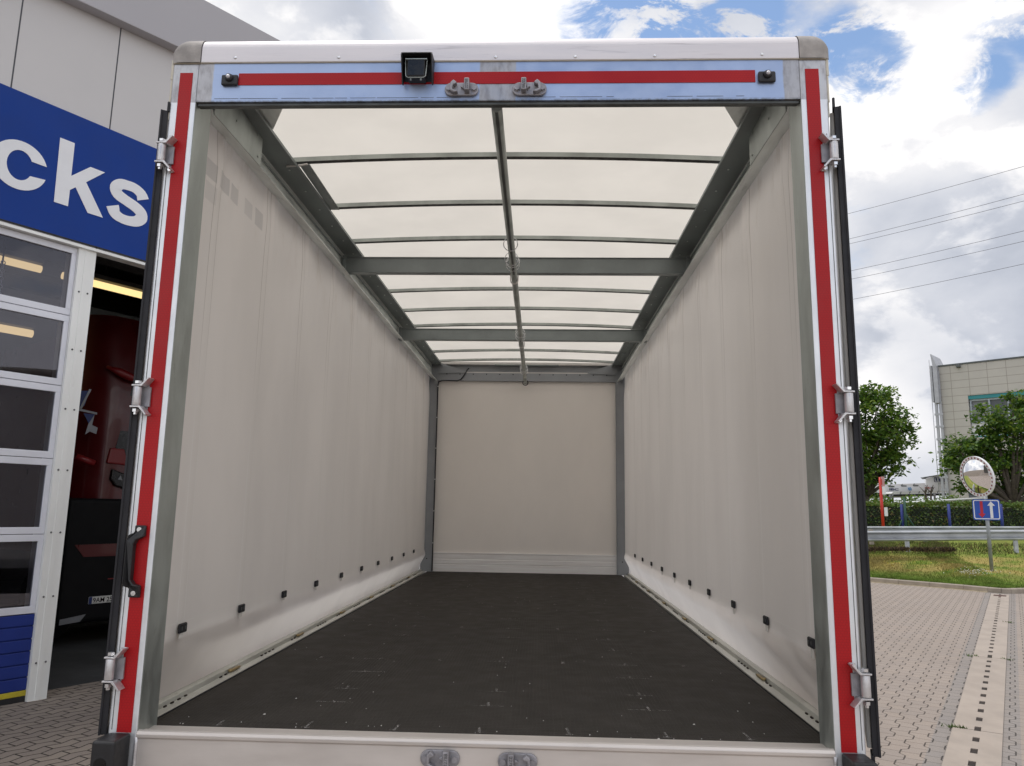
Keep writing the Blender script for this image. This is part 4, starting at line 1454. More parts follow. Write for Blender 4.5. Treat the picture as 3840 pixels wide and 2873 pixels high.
# warm tube lamps inside
TUBE = bpy.data.materials.new("lamp_tube")
TUBE.use_nodes = True
t = NT(TUBE.node_tree)
e = t.n("ShaderNodeEmission"); e.inputs[0].default_value = (1.0, 0.72, 0.32, 1); e.inputs[1].default_value = 1.1
t.t.links.new(e.outputs[0], t.n("ShaderNodeOutputMaterial").inputs[0])
for p, L, lab in (((3.4, 3.5, 5.2), 2.05, "lit tube lamp above the red lorry in the open doorway"), ((-0.9, 3.5, 5.21), 1.95, "lit tube lamp behind the top door window"),
                  ((-0.6, 3.4, 4.23), 1.6, "lit tube lamp behind the second door window")):
    k = empty("tube_lamp", mw=WM @ Matrix.Translation(p))
    tag(k, lab, "lamp", "tube lamps in the workshop")
    MB().cyl((-L, 0, 0), (L, 0, 0), 0.055, 12).build("tube", TUBE, k)
    MB().box(-L, L, -0.08, 0.08, 0.07, 0.14).build("housing", INTW, k)
    hm = MB()
    for x_ in (-L * .7, L * .7): hm.cyl((x_, 0, 0.14), (x_, 0, 6.6 - p[2]), 0.012, 6)
    hm.build("hanger", INT, k)
# hoist chain and striped rope hanging behind the door glass
CH = M("chain_grey", (0.45, 0.45, 0.46), 0.5, 0.5, 0.2, 60)
k = MB()
for dx, ph_ in ((-0.66, 0), (-0.57, 1)):
    for i in range(64):
        z0 = 4.30 - i * 0.042
        x_ = dx + (0.05 * (i / 64) if ph_ == 0 else 0.0)
        k.torus((x_, 0.42, z0), (1, 0, 0) if i % 2 else (0, 1, 0), 0.020, 0.005, 8, 4)
o = k.build("door_chain", CH); o.matrix_world = WM
tag(o, "grey hoist chain hanging in a loop behind the white door's glass", "chain")
ROPE_A = M("rope_white", (0.55, 0.53, 0.50), 0.8); ROPE_B = M("rope_dark", (0.08, 0.08, 0.09), 0.8)
k = MB()
for i in range(40):
    z0 = 2.95 - i * 0.042
    k.cyl((-1.05 + 0.0075 * i * 0.9, 0.7, z0), (-1.05 + 0.0075 * (i + 1) * 0.9, 0.7, z0 - 0.041), 0.022, 8, i % 2 if i % 3 else 0)
o = k.build("striped_rope", [ROPE_A, ROPE_B]); o.matrix_world = WM
tag(o, "pale banded rope hanging inside behind the lower door windows", "rope")

# red lorry parked inside
LR = empty("red_lorry", mw=WM @ Matrix.Translation((2.75, 2.6, 0)))
tag(LR, "dark red lorry standing nose out inside the workshop doorway", "lorry")
REDP = M("lorry_red", (0.085, 0.003, 0.004), 0.35, 0, 0.06, 2, coat=0.3)
REDL = M("lorry_red_light", (0.20, 0.012, 0.014), 0.35, 0, 0.06, 2)
BLK = M("lorry_black", (0.004, 0.004, 0.005), 0.6, 0, 0.2, 4, spec=0.2)
WPL = M("plate_white", (0.62, 0.62, 0.60), 0.5)
NAVY = M("emblem_blue", (0.012, 0.03, 0.14), 0.5)
SILV = M("emblem_silver", (0.22, 0.23, 0.25), 0.4, 0.3)


def cabfn(u, v):
    z = 1.85 + 2.75 * v
    a = (u - 0.5) * 2
    x = 1.30 * math.copysign(abs(a) ** 0.9, a)
    y = 0.55 * max(0, abs(a) - 0.60) ** 2 / 0.16 + 0.42 * max(0, v - 0.45) ** 1.3
    return (x, y, z)


MB().grid(cabfn, 40, 30, 0, True).box(-1.30, 1.30, 0.95, 2.8, 1.2, 4.3).build("cab", REDP, LR)
MB().prism([(-0.85, 2.55), (0.85, 2.55), (0.85, 3.75), (-0.62, 3.75)], 1, -0.02, -0.005).mapv(lambda X, Y, Z: (X, Y + 0.42 * max(0, (Z - 1.85) / 2.75 - 0.45) ** 1.3, Z)).build("windscreen", GLASSBLK, LR)
MB().prism([(-0.86, 2.37), (-0.66, 2.30), (-0.40, 2.26), (-0.40, 2.08), (-0.62, 2.08), (-0.80, 2.13), (-0.87, 2.22)], 1, -0.05, 0.1).build("headlight", GLASSBLK, LR, 0.02, 2)
MB().prism([(-0.78, 2.22), (-0.74, 2.28), (-0.71, 2.21)], 1, -0.056, -0.051).prism([(-0.69, 2.21), (-0.64, 2.235), (-0.60, 2.20), (-0.65, 2.17)], 1, -0.056, -0.051).build("headlight_bulb", SILV, LR)
MB().prism([(-0.93, 2.44), (-0.90, 2.66), (-0.70, 2.66), (-0.60, 2.42)], 1, -0.02, 0.06).build("corner_panel", REDL, LR, 0.02, 2)
MB().box(-1.42, 1.42, -0.10, 0.35, 0.30, 1.95).build("bumper", BLK, LR, 0.06, 3)
MB().prism([(-1.29, 1.33), (1.2, 1.36), (1.2, 1.16), (-1.16, 1.17)], 1, -0.108, -0.102).build("bumper_stripe", REDP, LR)
MB().box(-0.80, 1.1, -0.108, -0.102, 0.855, 0.870).build("bumper_stripe", REDL, LR)
MB().box(-0.72, 1.1, -0.108, -0.102, 0.745, 0.760).build("bumper_stripe", REDL, LR)
pl = MB().box(-1.035, -0.57, -0.112, -0.103, 0.545, 0.640).build("number_plate", WPL, LR, 0.004, 1)
MB().box(-1.033, -0.99, -0.1135, -0.1125, 0.547, 0.638).build("plate_band", NAVY, pl)
tm = text_mb("9AM 2549", width=0.345, height=0.064, bold=0.012, depth=0.02)
tm.mapv(lambda X, Y, Z: (X - 0.805, -0.1135 + Y * 0.01, Z + 0.592)).build("plate_number", BLK, pl)
MB().prism([(-1.38, 0.38), (-1.05, 0.42), (-1.12, 0.33), (-1.38, 0.31)], 1, -0.112, -0.104).build("bumper_trim", SILV, LR)
em = MB().prism([(-1.40, 3.40), (-1.28, 3.42), (-1.33, 3.20), (-1.42, 3.16)], 1, -0.03, -0.02, 1).prism([(-1.29, 3.44), (-1.26, 3.44), (-1.36, 3.16), (-1.39, 3.16)], 1, -0.034, -0.024)
em.prism([(-1.42, 3.16), (-1.15, 3.13), (-1.15, 3.10), (-1.42, 3.13)], 1, -0.034, -0.024)
em.prism([(-1.33, 3.10), (-1.18, 3.10), (-1.24, 2.96)], 1, -0.03, -0.02, 1).prism([(-1.18, 3.10), (-1.20, 2.95), (-1.12, 2.92), (-1.13, 2.83), (-1.22, 2.86), (-1.28, 2.81), (-1.25, 2.96)], 1, -0.034, -0.024)
em.build("emblem", [SILV, NAVY], LR)
MB().tube([(-1.40, -0.10, 2.50), (-1.17, -0.14, 2.42)], 0.045, 12).build("grab_bar", REDL, LR)
MB().tube([(-1.06, 0.02, 3.80), (-0.9, -0.04, 3.74), (-0.74, -0.05, 3.69), (-0.5, -0.05, 3.66)], [0.02, 0.06, 0.06, 0.03], 10).build("screen_lip", REDL, LR)
for sgx in (-1.1, 1.1):
    MB().tube([(sgx - 0.15, 0.9, 0.5), (sgx + 0.15, 0.9, 0.5)], 0.5, 28).build("wheel", TYRE, LR)

# ------------------------------------------------------------------ right: guard rail, sign, posts
STEEL = M("guardrail_zinc", (0.44, 0.46, 0.49), 0.5, 0.55, 0.2, 3, 0.05, 40, stretch=(0.6, 1, 1), spots=0.25, spotcol=(0.25, 0.26, 0.27))


def wrail(name, xa, xb, ya, yb, zc_a, zc_b, h, label, posts, zbase):
    """W-beam between two points, profile towards the camera"""
    root = empty(name, (xa, ya, zbase))
    tag(root, label, "guard rail", "guard rails by the hedge")
    n = 12
    prof = [(-.5, .01), (-.45, -.03), (-.38, -.07), (-.27, -.07), (-.17, .01), (-.10, .025), (.16, .025), (.24, .0), (.30, -.07), (.40, -.07), (.46, -.03), (.5, .02)]
    k = MB()
    m_ = len(prof)
    v = []
    for i in range(2):
        x, y, z = (xa, ya, zc_a) if i == 0 else (xb, yb, zc_b)
        for (q, d) in prof:
            v.append((x - xa, y - ya + d, z + q * h - zbase))
        for (q, d) in prof[::-1]:
            v.append((x - xa, y - ya + d + 0.006, z + q * h - zbase))
    mm = 2 * m_
    k.add(v, [(j, (j + 1) % mm, mm + (j + 1) % mm, mm + j) for j in range(mm)], 0)
    # splice bolts
    for x_ in (1.25, 1.42):
        for q in (-.36, -.25, .25, .36):
            k.hexa((x_, (yb - ya) * x_ / (xb - xa) - 0.05, (zc_a + (zc_b - zc_a) * x_ / (xb - xa)) + q * h - zbase), (0, -1, 0), 0.014, 0.010)
    k.build("beam", STEEL, root)
    for x_ in posts:
        y_ = (yb - ya) * (x_ - xa) / (xb - xa) + 0.05
        z_ = zc_a + (zc_b - zc_a) * (x_ - xa) / (xb - xa) + h * 0.42 - zbase
        MB().box(x_ - xa - 0.055, x_ - xa + 0.055, y_ - 0.02, y_ + 0.06, -0.05, z_).build("post", STEEL, root)
    return root


a, b = at(3247, 2011, 24), at(3840, 2007, 24.25)
sl_ = (b - a) / (b.x - a.x)
xa, xb = a.x - 0.5, b.x + 6.0
pa, pb = a + sl_ * (xa - a.x), a + sl_ * (xb - a.x)
wrail("guard_rail", xa, xb, pa.y, pb.y, pa.z, pb.z, 0.33, "long galvanised guard rail with a ribbed face along the grass bank", [at(3407, 2069, 24).x, at(3813, 2050, 24.2).x, b.x + 3.4], -0.36)
a, b = at(3247, 1990, 27), at(3840, 1990, 27.3)
sl_ = (b - a) / (b.x - a.x)
pa, pb = a + sl_ * (-0.5), a + sl_ * (b.x - a.x + 6)
wrail("guard_rail", pa.x, pb.x, pa.y, pb.y, pa.z, pb.z, 0.30, "second guard rail just behind the front one, only its top edge showing", [a.x + 2.2, b.x + 0.9, b.x + 4], -0.25)
o = MB().box(-0.06, 0.06, -0.06, 0.06, 0, 0.5).build("marker_block", CONC, None, 0.01, 2)
p = at(3266, 1994, 25.5); o.location = (p.x, p.y, p.z - 0.5 + 0.07)
tag(o, "small pale block standing between the two guard rails", "block")

# mirror and sign on one post
POSTM = M("post_zinc", (0.30, 0.32, 0.33), 0.5, 0.5, 0.15, 8)
SB = M("sign_blue_bright", (0.008, 0.075, 0.42), 0.4, 0, 0.02, 3)
SW = M("sign_white", (0.78, 0.78, 0.80), 0.45, 0, 0.02, 3)
SRD = M("sign_red", (0.50, 0.012, 0.03), 0.45, 0, 0.02, 3)
DEP = 21.5
base = at(3722, 2168, DEP)
topz = at(3700, 1830, DEP).z
P_ = empty("sign_post", tuple(base))
tag(P_, "grey steel post on the grass that carries the mirror and the blue sign", "post")
MB().cyl((0, 0, -0.1), (0, 0, topz - base.z), 0.05, 16).build("pole", POSTM, P_)
toc = Vector((CAM_C.x - base.x, CAM_C.y - base.y, 0)).normalized()
sc_ = at(3701, 1911, DEP)
S_ = 0.69
yaw = math.atan2(toc.x, -toc.y) + R(6)
s_mw = Matrix.Translation((base.x + toc.x * 0.07, base.y + toc.y * 0.07, sc_.z)) @ Matrix.Rotation(yaw, 4, "Z")
SN = empty("road_sign", mw=s_mw)
tag(SN, "square blue road sign with red and white arrows below the round mirror", "road sign")


def rrect(w_, h__, r, n=6):
    o_ = []
    for cx, cz, a0 in ((w_ / 2 - r, h__ / 2 - r, 0), (-w_ / 2 + r, h__ / 2 - r, 90), (-w_ / 2 + r, -h__ / 2 + r, 180), (w_ / 2 - r, -h__ / 2 + r, 270)):
        for i in range(n + 1):
            a_ = R(a0 + 90 * i / n)
            o_.append((cx + r * math.cos(a_), cz + r * math.sin(a_)))
    return o_


MB().prism(rrect(S_, S_ * .86, 0.06), 1, 0.0, 0.012).build("panel", SB, SN)
k = MB()
outer, inner = rrect(S_ * .93, S_ * .79, 0.05), rrect(S_ * .86, S_ * .72, 0.035)
n = len(outer)
v = [(p[0], -0.002, p[1]) for p in outer] + [(p[0], -0.002, p[1]) for p in inner]
k.add(v, [(i, (i + 1) % n, n + (i + 1) % n, n + i) for i in range(n)])
k.build("border", SW, SN)
hh = S_ * .86
MB().prism([(-.155, .27), (-.085, .27), (-.085, -.13), (-.03, -.13), (-.12, -.265), (-.21, -.13), (-.155, -.13)], 1, -0.003, -0.0005).mapv(lambda X, Y, Z: (X, Y, Z * .88)).build("red_arrow", SRD, SN)
MB().prism([(.085, -.27), (.155, -.27), (.155, .13), (.215, .13), (.12, .27), (.025, .13), (.085, .13)], 1, -0.003, -0.0005).mapv(lambda X, Y, Z: (X, Y, Z * .88)).build("white_arrow", SW, SN)

mc = at(3663, 1787, DEP - 0.15)
fw = (CAM_C - mc).normalized()
right = Vector((0, 0, 1)).cross(fw).normalized() * 1.0
right = -right if right.dot(CAM_R) < 0 else right
up = fw.cross(right); up = up if up.z > 0 else -up
al_ = R(42)
nrm = (fw * math.cos(al_) + (right * -0.896 - up * 0.445) * math.sin(al_)).normalized()
nrm = Vector((math.sin(R(257)) * math.cos(R(-11)), math.cos(R(257)) * math.cos(R(-11)), math.sin(R(-11))))
ax = Vector((0, 0, 1)).cross(nrm).normalized()
az = nrm.cross(ax)
MM = Matrix(((ax.x, -nrm.x, az.x, mc.x), (ax.y, -nrm.y, az.y, mc.y), (ax.z, -nrm.z, az.z, mc.z), (0, 0, 0, 1)))
MR = empty("traffic_mirror", mw=MM)
tag(MR, "round convex traffic mirror with a white rim and red dashes on the grass verge", "mirror")
MIR = M("mirror_glass", (0.93, 0.93, 0.94), 0.015, 1.0, 0.0, 2, rvar=0.0)
RR = 0.58


def ringfn(r0, r1, y0, y1):
    return lambda u, v: ((r0 + (r1 - r0) * v) * math.cos(2 * math.pi * u), y0 + (y1 - y0) * v, (r0 + (r1 - r0) * v) * math.sin(2 * math.pi * u))


SPH = 1.25
rin = RR * 0.845
MB().grid(lambda u, v: (rin * v * math.cos(2 * math.pi * u), -(math.sqrt(SPH ** 2 - (rin * v) ** 2) - math.sqrt(SPH ** 2 - rin ** 2)), rin * v * math.sin(2 * math.pi * u)), 64, 20, 0, True, True).build("mirror_dome", MIR, MR)
k = MB().grid(ringfn(rin, RR, -0.012, -0.018), 72, 2, 0, True, True).grid(ringfn(RR, RR * 0.99, -0.018, 0.05), 72, 2, 0, True, True).grid(ringfn(RR * 0.99, 0.0, 0.05, 0.06), 72, 2, 0, True, True)
k.build("rim", SW, MR)
k = MB()
DRD = M("mirror_red", (0.24, 0.03, 0.04), 0.5)
nd = 30
for i in range(nd):
    a0 = 2 * math.pi * (i + 0.28) / nd; a1 = 2 * math.pi * (i + 0.72) / nd
    q = []
    for r_, a_ in ((RR * .885, a0), (RR * .955, a0), (RR * .955, a1), (RR * .885, a1)):
        q.append((r_ * math.cos(a_), -0.0215, r_ * math.sin(a_)))
    k.add(q, [(0, 1, 2, 3)])
k.build("rim_dashes", DRD, MR)
pt = Vector((base.x, base.y, topz - 0.06))
loc = MM.inverted() @ pt
MB().tube([(0, 0.05, 0), tuple(loc)], 0.03, 10).build("mirror_arm", POSTM, MR)

# red marker post
RP = M("post_red", (0.55, 0.025, 0.015), 0.4, 0, 0.08, 4)
PINK = M("plate_faded", (0.55, 0.30, 0.30), 0.6)
DEP = 29.5
p0_ = at(3313, 1990, DEP)
top = at(3298, 1788, DEP)
k = empty("marker_post", (p0_.x, p0_.y, -0.15))
tag(k, "thin red marker post with small plates in front of the hedge", "post")
zt = top.z + 0.15
MB().cyl((0, 0, 0), (0, 0, zt), 0.055, 12).build("pole", RP, k)
pw = 0.10
for (z0, z1, dx, mt, nm) in ((zt - 0.36, zt + 0.02, 0.03, PINK, "info_plate"), (zt - 0.68, zt - 0.37, 0.05, SW, "info_plate"), (zt - 1.52, zt - 1.18, 0.08, SW, "info_plate")):
    MB().box(dx - 0.03, dx + pw, -0.085, -0.062, z0, z1).build(nm, mt, k, 0.005, 1)
MB().box(-0.04, 0.03, -0.092, -0.086, zt - 0.30, zt - 0.08).build("plate_stripe", RP, k)

# wire fence in front of the hedge
FB = M("fence_blue", (0.015, 0.03, 0.20), 0.5); FG = M("fence_green", (0.02, 0.075, 0.045), 0.5)
DEP = 30.2
F0 = at(3380, 1990, DEP)
FEN = empty("wire_fence", (F0.x, F0.y, -0.12))
tag(FEN, "green and blue wire fence in front of the hedge", "fence")


def fpt(px, py, dep=DEP):
    q = at(px, py, dep)
    return Vector((q.x - F0.x, q.y - F0.y, q.z + 0.12))


for px, pyt in ((3380, 1890), (3556, 1890), (3752, 1890)):
    tp = fpt(px, pyt)
    MB().cyl((tp.x, tp.y, 0), tuple(tp), 0.055, 10).build("blue_post", FB, FEN)
tp = fpt(3386, 1866)
MB().cyl((tp.x, tp.y - 0.1, 0), (tp.x, tp.y - 0.1, tp.z), 0.045, 10).build("green_post", FG, FEN)
br_ = fpt(3390, 1924)
for px in (3345, 3448):
    q = fpt(px, 1978)
    MB().cyl((br_.x, br_.y - 0.1, br_.z), (q.x, q.y - 0.12, 0.05), 0.028, 8).build("brace", FG, FEN)
wm = MB()
x_ = -3.0
while x_ < 7.0:
    for s in (-1, 1):
        wm.tube([(x_, 0.06, 0.1), (x_ + s * 1.05, 0.06, 1.25)], 0.0016, 3, 0, False, False)
    x_ += 0.16
wm.build("wire_netting", FG, FEN)

# ------------------------------------------------------------------ foliage
def leafmat(name, col, tr=0.25, rough=0.5):
    mt = bpy.data.materials.new(name)
    mt.use_nodes = True
    t = NT(mt.node_tree)
    co = t.n("ShaderNodeTexCoord").outputs["Object"]
    c = t.mix(t.step(t.noise(co, 1.8, 4, 0.6), 0.3, 0.7), tuple(k * 0.75 for k in col), tuple(k * 1.3 for k in col))
    d = t.n("ShaderNodeBsdfPrincipled"); t.put(d.inputs["Base Color"], c); d.inputs["Roughness"].default_value = rough
    d.inputs["Specular IOR Level"].default_value = 0.35
    l = t.n("ShaderNodeBsdfTranslucent"); t.put(l.inputs[0], t.mix(0.5, c, tuple(min(1, k * q) for k, q in zip(col, (1.7, 1.6, 0.8)))))
    mx = t.n("ShaderNodeMixShader"); mx.inputs[0].default_value = tr
    t.t.links.new(d.outputs[0], mx.inputs[1]); t.t.links.new(l.outputs[0], mx.inputs[2])
    t.t.links.new(mx.outputs[0], t.n("ShaderNodeOutputMaterial").inputs[0])
    return mt


LF1 = leafmat("leaf_green", (0.095, 0.175, 0.028), 0.35); LF2 = leafmat("leaf_dark", (0.050, 0.110, 0.022), 0.3); LF3 = leafmat("leaf_light", (0.19, 0.27, 0.045), 0.35)
HG1 = leafmat("hedge_green", (0.11, 0.175, 0.04)); HG2 = leafmat("hedge_dark", (0.055, 0.075, 0.034)); HG3 = leafmat("hedge_olive", (0.21, 0.20, 0.065)); HG4 = leafmat("hedge_brown", (0.20, 0.13, 0.06))
BARK = M("bark", (0.075, 0.06, 0.045), 0.9, 0, 0.3, 12, 0.3, 40)


def leaves(name, P, size, mats, probs, parent=None, upbias=0.5, origin=(0, 0, 0)):
    n = len(P)
    P = np.asarray(P) - np.array(origin)
    N = RNG.normal(0, 1, (n, 3)); N[:, 2] = np.abs(N[:, 2]) + upbias
    N /= np.linalg.norm(N, axis=1)[:, None]
    A = np.cross(N, RNG.normal(0, 1, (n, 3))); A /= np.linalg.norm(A, axis=1)[:, None]
    Bv = np.cross(N, A)
    s = size * RNG.uniform(0.6, 1.35, n)[:, None]
    V = np.stack([P - A * s, P + Bv * s * 0.55 + N * s * 0.15, P + A * s, P - Bv * s * 0.55 + N * s * 0.15], 1).reshape(-1, 3)
    F = np.arange(4 * n).reshape(n, 4)
    return np_mesh(name, V, F, mats, RNG.choice(len(mats), n, p=probs), parent)


def tree(label, name, base, blobs, n_leaf, size, trunk_r, mats, probs, group=None, clump=0.235):
    """blobs: list of (center, radius) giving where limbs end in leafy sprays"""
    root = empty(name, tuple(base))
    tag(root, label, "tree", group)
    tk = MB()
    b0 = Vector((0, 0, -0.1))
    cen = sum((Vector(c) for c, r in blobs), Vector()) / len(blobs) - Vector(base)
    fork = Vector((cen.x * 0.5, cen.y * 0.5, max(0.8, (min(c[2] - r for c, r in blobs) - base[2]) * 0.9 + 0.3)))
    tk.tube([b0, b0.lerp(fork, 0.5) + Vector((0.05, 0, 0)), fork], [trunk_r * 1.25, trunk_r, trunk_r * 0.85], 10)
    pts = []
    tot = sum(r ** 2.4 for c, r in blobs)
    for c, r in blobs:
        c = Vector(c) - Vector(base)
        mid = fork.lerp(c, 0.5) + Vector((random.uniform(-.2, .2), random.uniform(-.2, .2), -0.15))
        tk.tube([fork, mid, c], [trunk_r * 0.6, trunk_r * 0.38, trunk_r * 0.16], 6)
        nt = max(7, int(15 * r))
        nl = int(n_leaf * r ** 2.4 / tot / nt) + 1
        for _ in range(nt):
            d = Vector((random.gauss(0, 1), random.gauss(0, 1), random.gauss(0.15, 0.9))).normalized()
            rad = r * (random.random() ** 0.30) * 1.06
            tip = c + d * rad
            if random.random() < 0.5:
                tk.tube([c + d * rad * 0.1, c + d * rad * 0.6 + Vector((0, 0, 0.04)), tip], [trunk_r * 0.14, trunk_r * 0.09, trunk_r * 0.04], 4, 0, False)
            q = RNG.normal(0, 1, (nl, 3)) * np.array([clump, clump, clump * 0.55]) * (0.5 + 0.5 * r)
            pts.append(q + np.array(tip))
    tk.build("trunk", BARK, root)
    leaves("crown", np.concatenate(pts), size, mats, probs, root)
    return root


DEP = 36


def blob(px, py, rpx, dep=DEP, dy=0.0):
    q = at(px, py, dep)
    return ((q.x, q.y + dy, q.z), rpx * dep / FPX)


bs = at(3215, 1960, DEP)
tree("bushy green maple beside the truck's right edge, behind the hedge", "maple_tree", (bs.x, bs.y, -0.1),
     [blob(3245, 1490, 62), blob(3300, 1520, 60, dy=.4), blob(3205, 1560, 90), blob(3290, 1610, 75, dy=-.5), blob(3360, 1580, 62), blob(3400, 1590, 40), blob(3210, 1680, 95, dy=.6),
      blob(3310, 1690, 72), blob(3385, 1650, 52, dy=.5), blob(3240, 1770, 70), blob(3330, 1745, 55), blob(3375, 1735, 38), blob(3255, 1830, 42), blob(3100, 1600, 130), blob(3110, 1740, 120), blob(3330, 1475, 30)],
     15000, 0.105, 0.16, [LF1, LF2, LF3], [0.5, 0.25, 0.25])
DEP = 34
bs = at(3850, 1990, DEP)
tree("dark green spreading tree behind the mirror, in front of the office block", "spreading_tree", (bs.x, bs.y, -0.1),
     [blob(3590, 1680, 50), blob(3640, 1665, 62, dy=.5), blob(3570, 1760, 52, dy=-.3), blob(3660, 1740, 85), blob(3740, 1640, 75), blob(3720, 1560, 48, dy=.4), blob(3800, 1510, 34), blob(3830, 1500, 42), blob(3790, 1600, 78, dy=-.6),
      blob(3850, 1650, 100), blob(3760, 1740, 95, dy=.6), blob(3830, 1770, 90), blob(3555, 1725, 40), blob(3620, 1830, 30), blob(3700, 1830, 52), blob(3930, 1600, 120), blob(3950, 1750, 130), blob(3820, 1850, 60)],
     16500, 0.105, 0.2, [LF1, LF2, LF3], [0.42, 0.40, 0.18])
# bare twigs above it
# hedge
h0, h1 = at(3190, 1960, 31.5), at(3900, 1950, 32.5)
HR = empty("hedge", (h0.x, h0.y, -0.15))
tag(HR, "long clipped dark green hedge behind the guard rails", "hedge")
P = []
LEN = (h1.x - h0.x) + 3
for _ in range(21000):
    u = random.random()
    x_ = -1.5 + LEN * u
    px_ = 3190 + 710 * u
    topz_ = 1.43 + 0.10 * math.sin(x_ * 2.3) * 0.4 + random.gauss(0, 0.03) + (0.10 if u > 0.45 else 0)
    face = random.random()
    if face < 0.72:
        y_ = random.gauss(-0.02, 0.06); z_ = random.uniform(0.0, topz_)
    else:
        y_ = random.uniform(0.0, 0.9); z_ = topz_ + random.gauss(0, 0.04)
    P.append((x_, y_ + (h1.y - h0.y) * u, z_))
P = np.array(P)
hl = []
dens = np.sin(P[:, 0] * 1.3 + 1.0) * 0.5 + np.sin(P[:, 0] * 3.1 + P[:, 2] * 2.2) * 0.5
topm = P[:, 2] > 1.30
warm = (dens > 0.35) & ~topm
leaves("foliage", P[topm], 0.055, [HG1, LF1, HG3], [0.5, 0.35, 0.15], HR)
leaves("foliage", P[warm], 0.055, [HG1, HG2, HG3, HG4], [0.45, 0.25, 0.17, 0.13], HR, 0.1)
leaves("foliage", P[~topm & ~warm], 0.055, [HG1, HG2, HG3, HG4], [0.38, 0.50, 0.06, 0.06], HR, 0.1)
MB().box(-1.5, LEN - 1.5, 0.12, 0.85, 0.0, 1.34).mapv(lambda X, Y, Z: (X, Y + (h1.y - h0.y) * X / LEN, Z)).build("shade_core", M("hedge_inside", (0.012, 0.014, 0.008), 1), HR)  # near-black box paints the shade inside the hedge and stops see-through

# ------------------------------------------------------------------ office block far right
ang = R(132.6)
OD = Vector((math.sin(ang), math.cos(ang), 0)); ON = Vector((math.cos(ang), -math.sin(ang), 0))
if ON.y > 0: ON = -ON
OT = at(3515, 1377, 58)
OM = Matrix(((OD.x, -ON.x, 0, OT.x), (OD.y, -ON.y, 0, OT.y), (0, 0, 1, 0), (0, 0, 0, 1)))
if OM.determinant() < 0:
    raise SystemExit("handedness")
OI = OM.inverted()


def onwall(px, py):
    d = dirp(px, py)
    k_ = (OT - CAM_C).dot(ON) / d.dot(ON)
    return OI @ (CAM_C + d * k_)


OB = empty("office_block", mw=OM)
tag(OB, "beige tiled office block with teal trimmed windows, far right", "building")
e = lambda x_, y_: onwall(3400 + x_ / 2.759, 1300 + y_ / 2.759)
H_ = onwall(3515, 1377).z
tx = [e(445, 205).x, e(632, 187).x, e(825, 165).x, e(1020, 143).x]
tw = (tx[3] - tx[1]) / 2
trow = (e(325, 212).z - e(340, 367).z) / 2


def tile_fx(t, c, b):
    co = t.n("ShaderNodeTexCoord").outputs["Object"]
    s = t.sep(co)
    fx = t.math("ABSOLUTE", t.math("SUBTRACT", t.math("FRACT", t.math("DIVIDE", t.math("SUBTRACT", s[0], tx[1]), tw)), 0.5))
    fz = t.math("ABSOLUTE", t.math("SUBTRACT", t.math("FRACT", t.math("DIVIDE", t.math("SUBTRACT", s[2], H_), trow)), 0.5))
    ln = t.math("MAXIMUM", t.step(fx, 0.5 - 0.022 / tw, 0.5 - 0.016 / tw), t.step(fz, 0.5 - 0.022 / trow, 0.5 - 0.016 / trow))
    return t.mix(t.math("MULTIPLY", ln, 0.55), c, (0.16, 0.12, 0.09))


TILE = M("facade_tile", (0.50, 0.475, 0.435), 0.5, 0, 0.05, 0.6, extra=tile_fx)
TEAL = M("teal_trim", (0.03, 0.26, 0.29), 0.5, 0, 0.08, 1)
WGL = M("window_glass", (0.075, 0.085, 0.10), 0.08, 0, 0.05, 0.3)
WBL = M("window_blind", (0.22, 0.23, 0.25), 0.5, 0, 0.06, 0.5)
WFR = M("window_frame_grey", (0.42, 0.47, 0.52), 0.5)
wl_, wr_ = e(632, 507).x, 24.0
wt, wb = e(632, 507).z, e(680, 942).z
g_ = -0.2
MB().box(0, wl_, 0, 14, g_, H_).box(wl_, 30, 0, 14, wt, H_).box(wl_, 30, 0, 14, g_, wb).box(wl_, 30, 0.5, 14, wb, wt).build("facade", TILE, OB)
MB().box(-0.05, 30, -0.05, 14, H_, H_ + 0.12).build("parapet", DARKSEAL, OB)
z1 = e(640, 545).z
z2 = e(665, 785).z
MB().box(wl_, 30, 0.06, 0.5, z1, wt - 0.02).build("teal_band", TEAL, OB)
z3 = e(690, 925).z
MB().box(wl_, 30, 0.10, 0.5, wb + 0.01, z3).build("teal_band", TEAL, OB)
MB().box(wl_ + 0.02, 30, 0.30, 0.34, z3, z2).build("spandrel_panel", SW, OB)
x_ = wl_ + 0.05
step_ = e(830, 620).x - e(640, 640).x
i = 0
while x_ < 26:
    fr = MB().box(x_, x_ + 0.10, 0.18, 0.40, z2, z1).box(x_, x_ + step_, 0.18, 0.40, z2 - 0.06, z2 + 0.04).box(x_ + 0.10, x_ + step_, 0.2, 0.40, z1 - 0.14, z1)
    fo = fr.build("window", WFR, OB)
    MB().box(x_ + 0.10, x_ + step_, 0.36, 0.38, z2 + 0.04, z1 - 0.14).build("pane", WGL if i % 3 else WBL, fo)
    x_ += step_; i += 1
MB().box(e(520, 200).x, e(560, 200).x, -0.35, 0, e(520, 222).z, e(520, 196).z).build("floodlight", DARKSEAL, OB, 0.03, 2)
# ground floor: teal entrance seen below the tree
q0, q1 = onwall(3715, 1855), onwall(3745, 1870)
MB().box(q0.x - 1.4, q1.x + 0.1, -0.04, 0.0, 0.0, q0.z + 0.8).build("entrance_glass", WGL, OB)
MB().box(q0.x + 0.2, q1.x + 0.1, -0.10, -0.045, 0.0, q0.z + 0.8).build("teal_frame", TEAL, OB)
